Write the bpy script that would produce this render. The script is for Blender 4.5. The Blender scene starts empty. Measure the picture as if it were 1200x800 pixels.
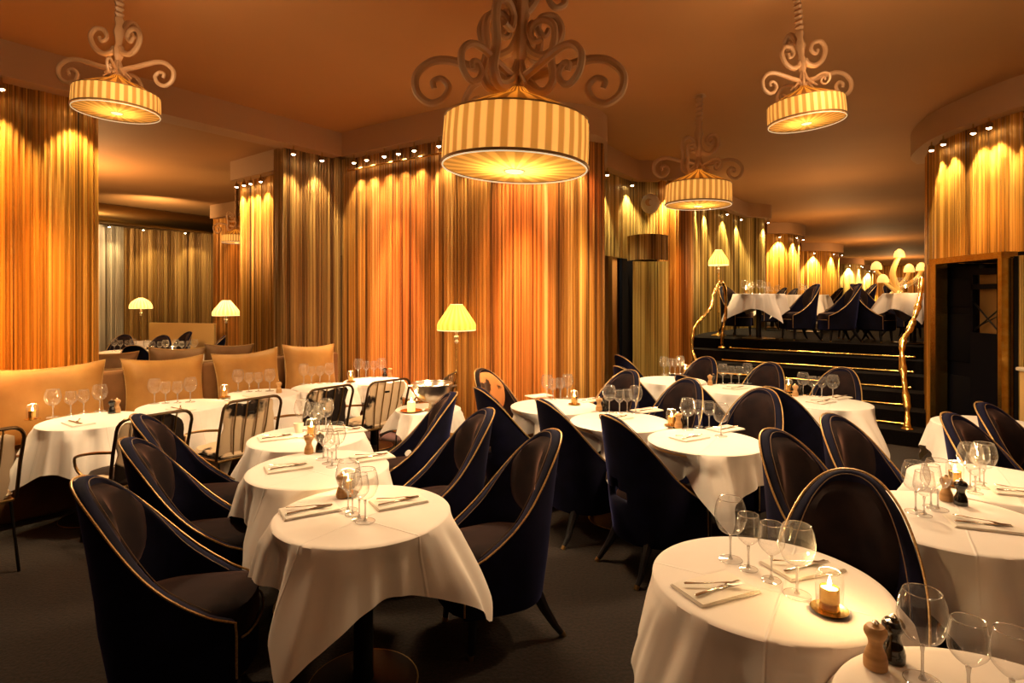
import bpy, math, random
from mathutils import Vector, Matrix, noise
PI = math.pi
sc = bpy.context.scene
COL = sc.collection
F = 680.0; Y0 = 350.0; HC = 1.66
CEIL = 3.80; VB = 3.50; UP = 1.00; TH = 0.74

def W(px, py, h=0.0):            # point of the plan at height h
    Z = (HC - h) * F / (py - Y0)
    return ((px - 600) / F * Z, Z)
def XZ(px, Z): return ((px - 600) / F * Z, Z)
def hz(py, Z): return HC - (py - Y0) * Z / F

# ------------------------------------------------------------------ materials
def mat(name, col=(.8, .8, .8), rough=.5, metal=0., sheen=0., sheen_tint=(1, 1, 1), emit=None, estr=0., spec=.5, coat=0.):
    m = bpy.data.materials.new(name); m.use_nodes = True
    b = m.node_tree.nodes['Principled BSDF']
    b.inputs['Base Color'].default_value = (*col, 1)
    b.inputs['Roughness'].default_value = rough
    b.inputs['Metallic'].default_value = metal
    b.inputs['Specular IOR Level'].default_value = spec
    if coat: b.inputs['Coat Weight'].default_value = coat
    if sheen:
        b.inputs['Sheen Weight'].default_value = sheen
        b.inputs['Sheen Roughness'].default_value = .35
        b.inputs['Sheen Tint'].default_value = (*sheen_tint, 1)
    if emit:
        b.inputs['Emission Color'].default_value = (*emit, 1)
        b.inputs['Emission Strength'].default_value = estr
    return m
def nodes(m): return m.node_tree.nodes, m.node_tree.links, m.node_tree.nodes['Principled BSDF']
def noise_col(m, scale, c1, c2, coord='Object', vscale=(1, 1, 1), lo=.35, hi=.65, bump=0., detail=6, rough=None):
    n, l, b = nodes(m)
    tc = n.new('ShaderNodeTexCoord'); mp = n.new('ShaderNodeMapping'); mp.inputs['Scale'].default_value = vscale
    nz = n.new('ShaderNodeTexNoise'); nz.inputs['Scale'].default_value = scale; nz.inputs['Detail'].default_value = detail
    cr = n.new('ShaderNodeValToRGB')
    cr.color_ramp.elements[0].position = lo; cr.color_ramp.elements[0].color = (*c1, 1)
    cr.color_ramp.elements[1].position = hi; cr.color_ramp.elements[1].color = (*c2, 1)
    l.new(tc.outputs[coord], mp.inputs[0]); l.new(mp.outputs[0], nz.inputs[0]); l.new(nz.outputs[0], cr.inputs[0])
    l.new(cr.outputs[0], b.inputs['Base Color'])
    if bump:
        bp = n.new('ShaderNodeBump'); bp.inputs['Strength'].default_value = bump; bp.inputs['Distance'].default_value = .01
        l.new(nz.outputs[0], bp.inputs['Height']); l.new(bp.outputs[0], b.inputs['Normal'])
    return m
def curtain_mat(name, cols, metal=.5, rough=.36):
    m = mat(name, rough=rough, metal=metal)
    n, l, b = nodes(m)
    uv = n.new('ShaderNodeTexCoord')
    def strip(sx, sy, detail=2):
        mp = n.new('ShaderNodeMapping'); mp.inputs['Scale'].default_value = (sx, sy, 1)
        nz = n.new('ShaderNodeTexNoise'); nz.inputs['Scale'].default_value = 1; nz.inputs['Detail'].default_value = detail
        l.new(uv.outputs['UV'], mp.inputs[0]); l.new(mp.outputs[0], nz.inputs[0]); return nz
    wide = strip(7, .05); fine = strip(75, .25, 3); beads = strip(160, 60, 1)
    mx = n.new('ShaderNodeMath'); mx.operation = 'MULTIPLY_ADD'; mx.inputs[1].default_value = .42
    l.new(fine.outputs[0], mx.inputs[0])
    m2 = n.new('ShaderNodeMath'); m2.operation = 'MULTIPLY'; m2.inputs[1].default_value = .58
    l.new(wide.outputs[0], m2.inputs[0]); l.new(m2.outputs[0], mx.inputs[2])
    cr = n.new('ShaderNodeValToRGB'); e = cr.color_ramp.elements
    e[0].position = .39; e[0].color = (*cols[0], 1); e[1].position = .63; e[1].color = (*cols[-1], 1)
    for k, c in enumerate(cols[1:-1]):
        q = e.new(.39 + .24 * (k + 1) / (len(cols) - 1)); q.color = (*c, 1)
    l.new(mx.outputs[0], cr.inputs[0]); l.new(cr.outputs[0], b.inputs['Base Color'])
    ad = n.new('ShaderNodeMath'); ad.operation = 'MULTIPLY_ADD'; ad.inputs[1].default_value = .35
    l.new(beads.outputs[0], ad.inputs[0]); l.new(fine.outputs[0], ad.inputs[2])
    bp = n.new('ShaderNodeBump'); bp.inputs['Strength'].default_value = .8; bp.inputs['Distance'].default_value = .012
    l.new(ad.outputs[0], bp.inputs['Height']); l.new(bp.outputs[0], b.inputs['Normal'])
    return m
def glass_mat(name, tint=(1, 1, 1), base=.11, edge=1.0, dif=.30):
    m = bpy.data.materials.new(name); m.use_nodes = True
    n = m.node_tree.nodes; l = m.node_tree.links; n.clear()
    out = n.new('ShaderNodeOutputMaterial'); mix = n.new('ShaderNodeMixShader')
    tr = n.new('ShaderNodeBsdfTransparent'); name == 'glass_edge' and None; tr.inputs[0].default_value = (*tint, 1)
    gl = n.new('ShaderNodeBsdfGlossy'); gl.inputs['Roughness'].default_value = .07
    df = n.new('ShaderNodeBsdfDiffuse'); df.inputs[0].default_value = (.95, .95, .95, 1); gm_ = n.new('ShaderNodeMixShader'); gm_.inputs[0].default_value = dif  # white diffuse mixed in so glass edges look lit, an imitated glint
    l.new(gl.outputs[0], gm_.inputs[1]); l.new(df.outputs[0], gm_.inputs[2])
    lw = n.new('ShaderNodeLayerWeight'); lw.inputs[0].default_value = .35
    mr = n.new('ShaderNodeMapRange'); mr.inputs[3].default_value = base; mr.inputs[4].default_value = edge
    pw = n.new('ShaderNodeMath'); pw.operation = 'POWER'; pw.inputs[1].default_value = 2.0
    l.new(lw.outputs['Facing'], pw.inputs[0]); l.new(pw.outputs[0], mr.inputs[0]); l.new(mr.outputs[0], mix.inputs[0])
    l.new(tr.outputs[0], mix.inputs[1]); l.new(gm_.outputs[0], mix.inputs[2]); l.new(mix.outputs[0], out.inputs[0])
    return m

M = {}
M['ceiling'] = noise_col(mat('ceiling_paint', rough=.75), .6, (.43, .215, .08), (.47, .24, .09), detail=2)
M['valance'] = mat('valance_paint', (.47, .28, .15), .65)
M['wall'] = mat('wall_gold', (.30, .17, .07), .6)
M['carpet'] = noise_col(mat('carpet', rough=.95), 60, (.005, .0026, .002), (.019, .0095, .006), bump=.6)
M['step'] = noise_col(mat('step_carpet', rough=.95, spec=.1), 70, (.0025, .002, .002), (.006, .004, .004), bump=.4)
M['curtain'] = curtain_mat('gold_thread', [(.06, .022, .004), (.38, .17, .025), (.66, .31, .05), (.98, .62, .19)])
M['curtain_mid'] = curtain_mat('rose_gold_thread', [(.05, .018, .004), (.36, .15, .03), (.66, .31, .07), (.98, .62, .24)])
M['curtain_cu'] = curtain_mat('copper_thread', [(.09, .025, .005), (.46, .18, .03), (.72, .33, .07), (.97, .62, .22)])
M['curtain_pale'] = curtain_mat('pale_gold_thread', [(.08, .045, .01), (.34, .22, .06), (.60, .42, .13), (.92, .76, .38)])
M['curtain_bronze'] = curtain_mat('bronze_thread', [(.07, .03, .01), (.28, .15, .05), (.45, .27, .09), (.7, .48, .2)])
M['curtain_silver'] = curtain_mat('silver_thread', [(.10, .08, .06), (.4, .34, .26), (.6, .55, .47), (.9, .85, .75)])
M['navy'] = noise_col(mat('navy_velvet', rough=.8, sheen=.38, sheen_tint=(.10, .11, .36), spec=.15), 6, (.002, .002, .011), (.005, .005, .024))
M['pad'] = noise_col(mat('brown_velvet', rough=.8, sheen=.6, sheen_tint=(.42, .22, .17), spec=.12), 7, (.006, .004, .007), (.017, .009, .010))
M['piping'] = noise_col(mat('gold_piping', rough=.4, metal=.4), 200, (.30, .16, .05), (.62, .40, .16))
M['dimpipe'] = mat('dim_piping', (.13, .07, .03), .6)
M['blackwood'] = mat('black_wood', (.008, .007, .009), .3)
M['brass'] = noise_col(mat('brass', rough=.22, metal=1.), 20, (.85, .52, .14), (1.0, .74, .28))
M['darkbrass'] = mat('antique_brass', (.42, .26, .10), .35, 1.)
M['frame'] = mat('dark_bronze_frame', (.10, .06, .03), .3, .9)
M['blackmetal'] = mat('black_metal', (.012, .011, .011), .35, .6)
M['cloth'] = noise_col(mat('white_linen', rough=.85, spec=.2), 3, (.80, .74, .70), (.85, .79, .75), bump=.15, detail=8)
def creases(m, pitch=.29, ang=-58):
    n, l, b = nodes(m); tc = n.new('ShaderNodeTexCoord'); mp = n.new('ShaderNodeMapping'); mp.inputs['Rotation'].default_value = (0, 0, math.radians(ang)); mp.inputs['Location'].default_value = (.06, .05, 0)
    sp = n.new('ShaderNodeSeparateXYZ'); l.new(tc.outputs['Object'], mp.inputs[0]); l.new(mp.outputs[0], sp.inputs[0]); hs = []
    for k in (0, 1):
        pp = n.new('ShaderNodeMath'); pp.operation = 'PINGPONG'; pp.inputs[1].default_value = pitch; l.new(sp.outputs[k], pp.inputs[0])
        q = n.new('ShaderNodeMapRange'); q.inputs[1].default_value = 0; q.inputs[2].default_value = .006; l.new(pp.outputs[0], q.inputs[0]); hs.append(q)
    mn = n.new('ShaderNodeMath'); mn.operation = 'MINIMUM'; l.new(hs[0].outputs[0], mn.inputs[0]); l.new(hs[1].outputs[0], mn.inputs[1])
    bp = n.new('ShaderNodeBump'); bp.inputs['Strength'].default_value = .55; bp.inputs['Distance'].default_value = .004; bp.invert = True; l.new(mn.outputs[0], bp.inputs['Height'])
    old = b.inputs['Normal'].links[0].from_socket; l.new(old, bp.inputs['Normal']); l.new(bp.outputs[0], b.inputs['Normal'])
creases(M['cloth'])
M['napkin'] = mat('napkin_linen', (.86, .80, .72), .85, spec=.2)
M['steel'] = mat('cutlery_steel', (.75, .70, .62), .18, 1.)
M['glass'] = glass_mat('clear_glass')
M['sleeve'] = glass_mat('candle_sleeve_glass', base=.06, edge=.8, dif=.05)
M['rim'] = glass_mat('glass_edge', base=.6, edge=1.0)
M['wood'] = noise_col(mat('light_wood', rough=.45), 8, (.42, .22, .08), (.62, .36, .15), vscale=(1, 1, 6))
M['lacquer'] = mat('black_lacquer', (.008, .007, .007), .12, coat=.5)
M['cushion'] = noise_col(mat('gold_velvet_cushion', rough=.55, sheen=.35, sheen_tint=(1, .7, .4), spec=.3), 4, (.32, .15, .035), (.42, .21, .055), bump=.12)
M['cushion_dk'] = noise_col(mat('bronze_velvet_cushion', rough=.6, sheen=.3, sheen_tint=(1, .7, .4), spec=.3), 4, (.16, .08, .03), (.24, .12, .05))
M['banquette'] = noise_col(mat('brown_velvet_bench', rough=.7, sheen=.3, sheen_tint=(.8, .5, .3), spec=.2), 5, (.14, .06, .02), (.20, .09, .03))
M['plaster'] = mat('white_plaster', (.42, .25, .13), .45)
M['cream'] = mat('cream_paint', (.82, .70, .54), .4)
M['beige'] = mat('beige_lacquer', (.72, .47, .18), .4)
M['coral'] = mat('cream_enamel_branch', (.85, .55, .18), .35, emit=(1, .55, .12), estr=.12)  # faint emission puts lamp glow into the branch colour
M['void'] = mat('dark_lobby', (.0015, .0018, .005), .6, spec=.1)  # near-black also stands in for the unlit depth of both doorways
M['flame'] = mat('flame', (1, .8, .4), emit=(1, .72, .32), estr=45)
M['wax'] = mat('candle_wax', (.95, .8, .45), .4, emit=(1, .62, .2), estr=1.2)
M['bulb'] = mat('spot_lens', (1, .9, .7), emit=(1, .80, .50), estr=30)
M['opal'] = mat('opal_disc', (1, .9, .7), emit=(1, .80, .42), estr=1.3)
M['ringtrim'] = mat('shade_trim', (.25, .13, .04), .4, .3)
M['ringlite'] = mat('shade_piping', (.95, .85, .6), .4, emit=(1, .8, .5), estr=.5)
M['silver'] = mat('polished_silver', (.82, .74, .64), .28, 1.)
M['mirror'] = mat('mirror', (.75, .68, .6), .03, 1.)

def hide_mat(name, dark, light, sc_=2.4, th=.56, seed=0.):
    m = mat(name, rough=.85, sheen=.2, spec=.2); n, l, b = nodes(m)
    tc = n.new('ShaderNodeTexCoord'); mp = n.new('ShaderNodeMapping'); mp.inputs['Location'].default_value = (seed, seed * .7, 0)
    nz = n.new('ShaderNodeTexNoise'); nz.inputs['Scale'].default_value = sc_; nz.inputs['Detail'].default_value = 4; nz.inputs['Roughness'].default_value = .45
    cr = n.new('ShaderNodeValToRGB'); cr.color_ramp.elements[0].position = th - .02; cr.color_ramp.elements[1].position = th + .02
    cr.color_ramp.elements[0].color = (*light, 1); cr.color_ramp.elements[1].color = (*dark, 1)
    l.new(tc.outputs['Object'], mp.inputs[0]); l.new(mp.outputs[0], nz.inputs[0]); l.new(nz.outputs[0], cr.inputs[0]); l.new(cr.outputs[0], b.inputs['Base Color'])
    fz = n.new('ShaderNodeTexNoise'); fz.inputs['Scale'].default_value = 120; bp = n.new('ShaderNodeBump'); bp.inputs['Strength'].default_value = .4
    l.new(tc.outputs['Object'], fz.inputs[0]); l.new(fz.outputs[0], bp.inputs['Height']); l.new(bp.outputs[0], b.inputs['Normal'])
    return m
HIDES = [hide_mat('cowhide_%d' % k, (.02, .012, .01), (.80, .60, .40), 2.2 + .4 * k, [.50, .46, .56, .47, .60, .52][k], k * 3.1 + .4) for k in range(6)]
M['hide_brown'] = hide_mat('tan_cowhide', (.05, .02, .01), (.62, .25, .08), 4.5, .52, 3.3)

def pleat_mat(name, count, c1, c2, estr, radial=False, power=1.0, glow=None):
    """cloth lit from within; pleats by angle about the object's own axis"""
    m = mat(name, rough=.8); n, l, b = nodes(m)
    tc = n.new('ShaderNodeTexCoord'); sp = n.new('ShaderNodeSeparateXYZ'); l.new(tc.outputs['Object'], sp.inputs[0])
    at = n.new('ShaderNodeMath'); at.operation = 'ARCTAN2'; l.new(sp.outputs[1], at.inputs[0]); l.new(sp.outputs[0], at.inputs[1])
    ml = n.new('ShaderNodeMath'); ml.operation = 'MULTIPLY'; ml.inputs[1].default_value = count; l.new(at.outputs[0], ml.inputs[0])
    sn = n.new('ShaderNodeMath'); sn.operation = 'SINE'; l.new(ml.outputs[0], sn.inputs[0])
    mr = n.new('ShaderNodeMapRange'); mr.inputs[1].default_value = -.35; mr.inputs[2].default_value = .35; l.new(sn.outputs[0], mr.inputs[0])
    mx = n.new('ShaderNodeMix'); mx.data_type = 'RGBA'; mx.inputs[6].default_value = (*c1, 1); mx.inputs[7].default_value = (*c2, 1)
    l.new(mr.outputs[0], mx.inputs[0]); l.new(mx.outputs[2], b.inputs['Base Color']); l.new(mx.outputs[2], b.inputs['Emission Color'])
    b.inputs['Emission Strength'].default_value = estr * .45
    tl = n.new('ShaderNodeBsdfTranslucent'); l.new(mx.outputs[2], tl.inputs[0]); ms = n.new('ShaderNodeMixShader'); ms.inputs[0].default_value = .6
    l.new(b.outputs[0], ms.inputs[1]); l.new(tl.outputs[0], ms.inputs[2]); l.new(ms.outputs[0], n['Material Output'].inputs[0])
    return m
M['shade'] = pleat_mat('pleated_silk_side', 34, (.56, .31, .07), (.98, .68, .23), .98)
M['shade_b'] = pleat_mat('pleated_silk_under', 22, (.62, .34, .07), (.90, .54, .13), .80)
M['shade_t'] = pleat_mat('pleated_silk_top', 22, (.20, .08, .01), (.60, .30, .05), .35)
M['lshade'] = pleat_mat('pleated_lamp_shade', 20, (.66, .38, .07), (.92, .58, .14), .8)
M['lshade_warm'] = pleat_mat('pleated_lamp_shade_cream', 20, (.75, .48, .16), (.98, .72, .30), .95)

M['mush'] = mat('amber_mushroom_shade', (.95, .62, .2), .5, emit=(1, .58, .16), estr=.8)
# ------------------------------------------------------------------ mesh builder
class MB:
    def __init__(s): s.v = []; s.f = []; s.uv = {}
    def add(s, vs, fs):
        k = len(s.v); s.v += [tuple(p) for p in vs]; s.f += [tuple(i + k for i in f) for f in fs]; return s
    def box(s, cx, cy, cz, sx, sy, sz, rz=0, bev=0):
        c, n = math.cos(rz), math.sin(rz); vs = []
        if bev <= 0:
            for z in (-1, 1):
                for x, y in ((-1, -1), (1, -1), (1, 1), (-1, 1)):
                    X, Y = x * sx / 2, y * sy / 2; vs.append((cx + X * c - Y * n, cy + X * n + Y * c, cz + z * sz / 2))
            return s.add(vs, [(3, 2, 1, 0), (4, 5, 6, 7), (0, 1, 5, 4), (1, 2, 6, 5), (2, 3, 7, 6), (3, 0, 4, 7)])
        rings = []
        for dz, ins in ((-sz / 2, bev), (-sz / 2 + bev * .35, bev * .35), (-sz / 2 + bev, 0), (sz / 2 - bev, 0), (sz / 2 - bev * .35, bev * .35), (sz / 2, bev)):
            hx, hy = sx / 2 - ins, sy / 2 - ins; r = max(bev * 1.3 - ins, .001); ring = []
            for qx, qy, a0 in ((1, 1, 0), (-1, 1, PI / 2), (-1, -1, PI), (1, -1, 1.5 * PI)):
                for k in range(4):
                    a = a0 + k * PI / 6
                    X = qx * (hx - r) + r * math.cos(a); Y = qy * (hy - r) + r * math.sin(a)
                    ring.append((cx + X * c - Y * n, cy + X * n + Y * c, cz + dz))
            rings.append(ring)
        return s.loft(rings, cap=True)
    def loft(s, rings, cap=False, closed=True):
        n = len(rings[0]); vs = [p for r in rings for p in r]; fs = []
        for i in range(len(rings) - 1):
            for j in range(n if closed else n - 1):
                a = i * n + j; b = i * n + (j + 1) % n
                fs.append((a, b, b + n, a + n))
        if cap:
            fs.append(tuple(range(n - 1, -1, -1))); fs.append(tuple((len(rings) - 1) * n + j for j in range(n)))
        return s.add(vs, fs)
    def lathe(s, prof, n=24, c=(0, 0, 0), wave=None):
        rings = []
        for r, z in prof:
            ring = []
            for j in range(n):
                a = 2 * PI * j / n; rr = max(r, .0004) * (1 + (wave(a) if wave else 0))
                ring.append((c[0] + rr * math.cos(a), c[1] + rr * math.sin(a), c[2] + z))
            rings.append(ring)
        return s.loft(rings)
    def tube(s, pts, r, n=8, closed=False, flat=1.0):
        P = [Vector(p) for p in pts]; m = len(P); R = r if isinstance(r, (list, tuple)) else [r] * m
        up = None; rings = []
        for i in range(m):
            if closed: t = (P[(i + 1) % m] - P[i - 1])
            else: t = P[min(i + 1, m - 1)] - P[max(i - 1, 0)]
            if t.length < 1e-9: t = Vector((0, 0, 1))
            t.normalize()
            if up is None: up = Vector((0, 0, 1)) if abs(t.z) < .9 else Vector((1, 0, 0))
            sd = t.cross(up); sd = sd.normalized() if sd.length > 1e-6 else Vector((1, 0, 0)); up = sd.cross(t).normalized()
            rings.append([tuple(P[i] + sd * (R[i] * math.cos(2 * PI * j / n)) + up * (R[i] * flat * math.sin(2 * PI * j / n))) for j in range(n)])
        if closed:
            rings.append(rings[0]); return s.loft(rings)
        return s.loft(rings, cap=True)
    def sphere(s, c, r, n=12, m=8, sz=1.):
        return s.lathe([(r * math.sin(PI * k / m), -r * sz * math.cos(PI * k / m)) for k in range(m + 1)], n, c)
    def grid(s, fn, nu, nv, uvs=None):
        vs = [fn(i / nu, j / nv) for i in range(nu + 1) for j in range(nv + 1)]; fs = []
        for i in range(nu):
            for j in range(nv):
                a = i * (nv + 1) + j; fs.append((a, a + nv + 1, a + nv + 2, a + 1))
        return s.add(vs, fs)
    def mesh(s, name, m, smooth=True, uvs=None):
        me = bpy.data.meshes.new(name); me.from_pydata(s.v, [], s.f); me.update()
        if uvs:
            ul = me.uv_layers.new(name='UVMap')
            for lp in me.loops: ul.data[lp.index].uv = uvs[lp.vertex_index]
        me.materials.append(m)
        if smooth:
            me.polygons.foreach_set('use_smooth', [True] * len(me.polygons))
            try: me.set_sharp_from_angle(angle=math.radians(42))
            except Exception: pass
        return me
    def build(s, name, m, parent=None, smooth=True, loc=None, uvs=None):
        o = bpy.data.objects.new(name, s.mesh(name, m, smooth, uvs)); COL.objects.link(o)
        if parent: o.parent = parent
        if loc: o.location = loc
        return o
def smooth_pts(pts, sub=8, closed=False):
    P = [Vector(p) for p in pts]; out = []; n = len(P)
    rng = range(n if closed else n - 1)
    for i in rng:
        if closed: p0, p1, p2, p3 = P[i - 1], P[i], P[(i + 1) % n], P[(i + 2) % n]
        else: p0, p1, p2, p3 = P[max(i - 1, 0)], P[i], P[i + 1], P[min(i + 2, n - 1)]
        for k in range(sub):
            t = k / sub
            out.append(.5 * ((2 * p1) + (p2 - p0) * t + (2 * p0 - 5 * p1 + 4 * p2 - p3) * t * t + (3 * p1 - p0 - 3 * p2 + p3) * t ** 3))
    if not closed: out.append(P[-1])
    return out
def empty(name, x=0, y=0, z=0, rz=0):
    o = bpy.data.objects.new(name, None); COL.objects.link(o); o.location = (x, y, z); o.rotation_euler.z = rz
    o.empty_display_size = .1; return o
def tag(o, label, cat, group=None, kind=None):
    o['label'] = label; o['category'] = cat
    if group: o['group'] = group
    elif 'group' in o: del o['group']
    if kind: o['kind'] = kind
    return o
def struct(o): o['kind'] = 'structure'; return o
def copy_tree(o, parent=None):
    c = o.copy(); COL.objects.link(c)
    if parent: c.parent = parent
    for ch in list(o.children): copy_tree(ch, c)
    return c
USED = set()
def place(proto, x, y, z=0, rz=0, s=1.):
    if proto.name in USED: o = copy_tree(proto)
    else: o = proto; USED.add(proto.name)
    o.location = (x, y, z); o.rotation_euler.z = rz; o.scale = (s, s, s); return o
def dirang(d): return math.atan2(d[1], d[0]) - PI / 2      # things face their own +y
def light(kind, loc, col, e, size=.05, spot=None, blend=.5, aim=None, name='lamp_light'):
    L = bpy.data.lights.new(name, kind); L.color = col; L.energy = e
    if kind in ('POINT', 'SPOT'): L.shadow_soft_size = size
    if kind == 'SPOT': L.spot_size = math.radians(spot); L.spot_blend = blend
    if kind == 'AREA': L.shape = 'DISK'; L.size = size
    o = bpy.data.objects.new(name, L); COL.objects.link(o); o.location = loc
    if aim is not None:
        o.rotation_euler = (Vector(aim) - Vector(loc)).to_track_quat('-Z', 'Y').to_euler()
    return o

# ------------------------------------------------------------------ room plan
A = Vector((.595, .804)); B = Vector((.804, -.595))      # along the left wall / along the back wall
P_ = Vector((.86, .51)); R_ = Vector((.51, -.86))        # across / along the rows of tables
def L2(s, off=0.): return Vector((-4.21, 4.77)) + A * s + B * off
CORNER = L2(3.38)
sub = lambda pts, k=10: [Vector((p.x, p.y)) for p in smooth_pts([(q[0], q[1], 0) for q in pts], k)]
def offs(path, d):                # shift a plan polyline to its right-hand/left-hand side (positive = away from room)
    out = []
    for i, p in enumerate(path):
        t = (path[min(i + 1, len(path) - 1)] - path[max(i - 1, 0)])
        t = t.normalized() if t.length > 1e-9 else Vector((1, 0)); nrm = Vector((-t.y, t.x)); out.append(p + nrm * d)
    return out
def resample(path, step):
    out = [path[0].copy()]; acc = 0.; 
    segs = [(path[i + 1] - path[i]).length for i in range(len(path) - 1)]; tot = sum(segs); n = max(2, int(tot / step)); i = 0; base = 0.
    for k in range(1, n + 1):
        t = tot * k / n
        while i < len(segs) - 1 and base + segs[i] < t: base += segs[i]; i += 1
        out.append(path[i].lerp(path[i + 1], (t - base) / max(segs[i], 1e-9)))
    return out, tot
cseed = [0]
def curtain(path, z0, z1, m, label, group='fringed thread curtains hung round the room', name='thread_curtain', step=.012, amp=.010):
    pts, tot = resample(path, step); cseed[0] += 7.3; sd = cseed[0]
    mb = MB(); uvs = []; n = len(pts)
    for side in (0, 1):
        for i, p in enumerate(pts):
            t = (pts[min(i + 1, n - 1)] - pts[max(i - 1, 0)]).normalized(); nr = Vector((-t.y, t.x)); u = tot * i / (n - 1)
            w = amp * (noise.noise(Vector((u * 9, sd, 0))) * 1.6 + .55 * math.sin(u * 2 * PI / .045 + 2 * noise.noise(Vector((u * 3, sd, 5)))))
            for z in (z0, (z0 + z1) / 2, z1):
                q = p + nr * (w * (1.0 if z < z1 else .7) + side * .012)
                mb.v.append((q.x, q.y, z)); uvs.append((u + sd, z))
    for i in range(n - 1):
        for k in (0, 1):
            a = i * 3 + k; b = a + n * 3
            mb.f.append((a, a + 3, a + 4, a + 1)); mb.f.append((b + 1, b + 4, b + 3, b))
    N = n * 3
    for i in (0, n - 1):
        for k in (0, 1): mb.f.append((i * 3 + k, i * 3 + k + 1, N + i * 3 + k + 1, N + i * 3 + k))
    for i in range(n - 1):
        for k in (0, 2): mb.f.append((i * 3 + k, i * 3 + 3 + k, N + i * 3 + 3 + k, N + i * 3 + k))
    o = mb.build(name, m, uvs=uvs)
    return tag(o, label, 'curtain')
ntr = [0]
def band(path, z0, z1, th, m, name, smooth=True):
    """a solid strip: front face on path, th deep away from the room"""
    bk = offs(path, th); mb = MB(); rings = []
    for p, q in zip(path, bk): rings.append([(p.x, p.y, z0), (p.x, p.y, z1), (q.x, q.y, z1), (q.x, q.y, z0)])
    mb.loft(rings, cap=True); return struct(mb.build(name, m, smooth=smooth))
def valance(path):
    ntr[0] += 1; return band(path, VB, CEIL, .30, M['valance'], 'trim_%d' % ntr[0])
def along(path, d):
    for i in range(len(path) - 1):
        L = (path[i + 1] - path[i]).length
        if d <= L: return path[i].lerp(path[i + 1], d / L), (path[i + 1] - path[i]).normalized()
        d -= L
    return path[-1], (path[-1] - path[-2]).normalized()

# spotlights under the valances
sp_mb = MB().lathe([(.0, .03), (.026, .03), (.028, .012), (.030, .012), (.032, .05), (.022, .066), (.008, .07), (.007, .112)], 14)
sp_root = empty('ceiling_spotlight'); sp_mb.build('housing', M['darkbrass'], sp_root)
MB().lathe([(.0, .0), (.012, .002), (.022, .010), (.024, .024)], 14).build('lens', M['bulb'], sp_root)
SPOTK = 8.0
ORD = ['first', 'second', 'third', 'fourth', 'fifth', 'sixth', 'seventh', 'eighth', 'ninth', 'tenth']
def spots(path, ds, where, e=35, off=-.02, warm=(1, .62, .25), spot=75, z=VB - .115, tilt=.35, group=None):
    for k, d in enumerate(ds):
        ee, ww, st = e, warm, spot
        if isinstance(d, tuple): d, ee, ww, st = d
        p, t = along(path, d); nr = Vector((-t.y, t.x)); q = p + nr * (.07 + off)
        ee = ee * SPOTK
        o = place(sp_root, q.x, q.y, z)
        tag(o, '%s small spotlight from the left under the valance %s' % (ORD[k % 10], where), 'spotlight', group or ('spotlights under the valance ' + where))
        r = p + nr * (.07 + off + .14 * tilt)
        light('SPOT', (q.x, q.y, z - .01), ww, ee, .02, st, .6, (r.x, r.y, z - .6), name='spot_beam')

# ---- shell
def poly(name, pts, z, m, up=True):
    mb = MB(); mb.add([(x, y, z) for x, y in pts], [tuple(range(len(pts)))]); return mb
def slab(name, pts, z0, z1, m):
    mb = MB(); n = len(pts)
    mb.loft([[(x, y, z0) for x, y in pts], [(x, y, z1) for x, y in pts]], cap=True)
    return struct(mb.build(name, m, smooth=False))
slab('floor', [(-16, -4), (9, -4), (9, 14), (-6, 22), (-16, 22)], -.12, 0, M['carpet'])
slab('ceiling', [(-16, -4), (12, -4), (46, 34), (36, 56), (-16, 24)], CEIL, CEIL + .12, M['ceiling'])

# left wall: curtains either side of the opening
leftA = [L2(-3.2), L2(.75)]; leftB = [L2(2.62), L2(3.38)]
valance([L2(-3.2), L2(3.38)])
band([L2(-5.6, -.30), L2(.75, -.30)], 0, CEIL, .12, M['wall'], 'wall_left')
band([L2(.75, -.30), L2(2.76, -.30)], 0, .97, .12, M['wall'], 'wall_left')
band([L2(2.76, -.30), L2(3.6, -.30)], 0, CEIL, .12, M['wall'], 'wall_left')
curtain([L2(-3.2, -.20), L2(.75, -.20), L2(.78, -.45)], .05, VB + .02, M['curtain'], 'orange lit gold thread curtain at the far left behind the first cushion', amp=.02)
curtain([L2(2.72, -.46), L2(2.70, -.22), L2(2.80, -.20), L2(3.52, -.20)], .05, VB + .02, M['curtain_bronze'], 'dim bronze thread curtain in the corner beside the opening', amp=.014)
spots([L2(-.8), L2(.75)], [.15, .82, 1.36], 'on the far left curtain', e=14, warm=(1, .74, .36))
spots([L2(2.62), L2(3.38)], [.10, .5], 'right of the opening', e=10, warm=(1, .74, .36))

# back wall bulging into the room
backP = sub([CORNER, (-1.5, 7.0), (-.77, 6.52), (-.35, 6.34), (.15, 6.26), (.62, 6.33), (.95, 6.52), (1.115, 6.80)])
valance(backP)
bc = offs(backP, .17); bc = [bc[0] - B * .22] + bc
band(offs(backP, .26), 0, CEIL, .1, M['wall'], 'wall_back')
sideP = sub([(1.115, 6.80), (1.20, 7.3), (1.32, 8.03)], 6)
curtain(bc[:-3] + offs(sideP, .05)[1:], .02, VB + .02, M['curtain_mid'], 'wide gold and copper thread curtain on the bulging back wall', amp=.014)
rl = [p - (0 * p) for p in offs(backP, .10)]
tag(MB().tube([(p.x, p.y, 3.33) for p in rl if p.x < -.6], .014, 8).build('curtain_rail', M['brass']), 'slim brass rail across the top of the back curtain near the corner', 'rail')
valance(sideP); band(offs(sideP, .2), 0, CEIL, .1, M['wall'], 'wall_back')
spots(backP, [.18, .42, .74, .98, 1.24, 1.62, 2.1, 2.6, 3.0, 3.35], 'of the bulging back wall', e=9, warm=(1, .76, .42), spot=70)
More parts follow.
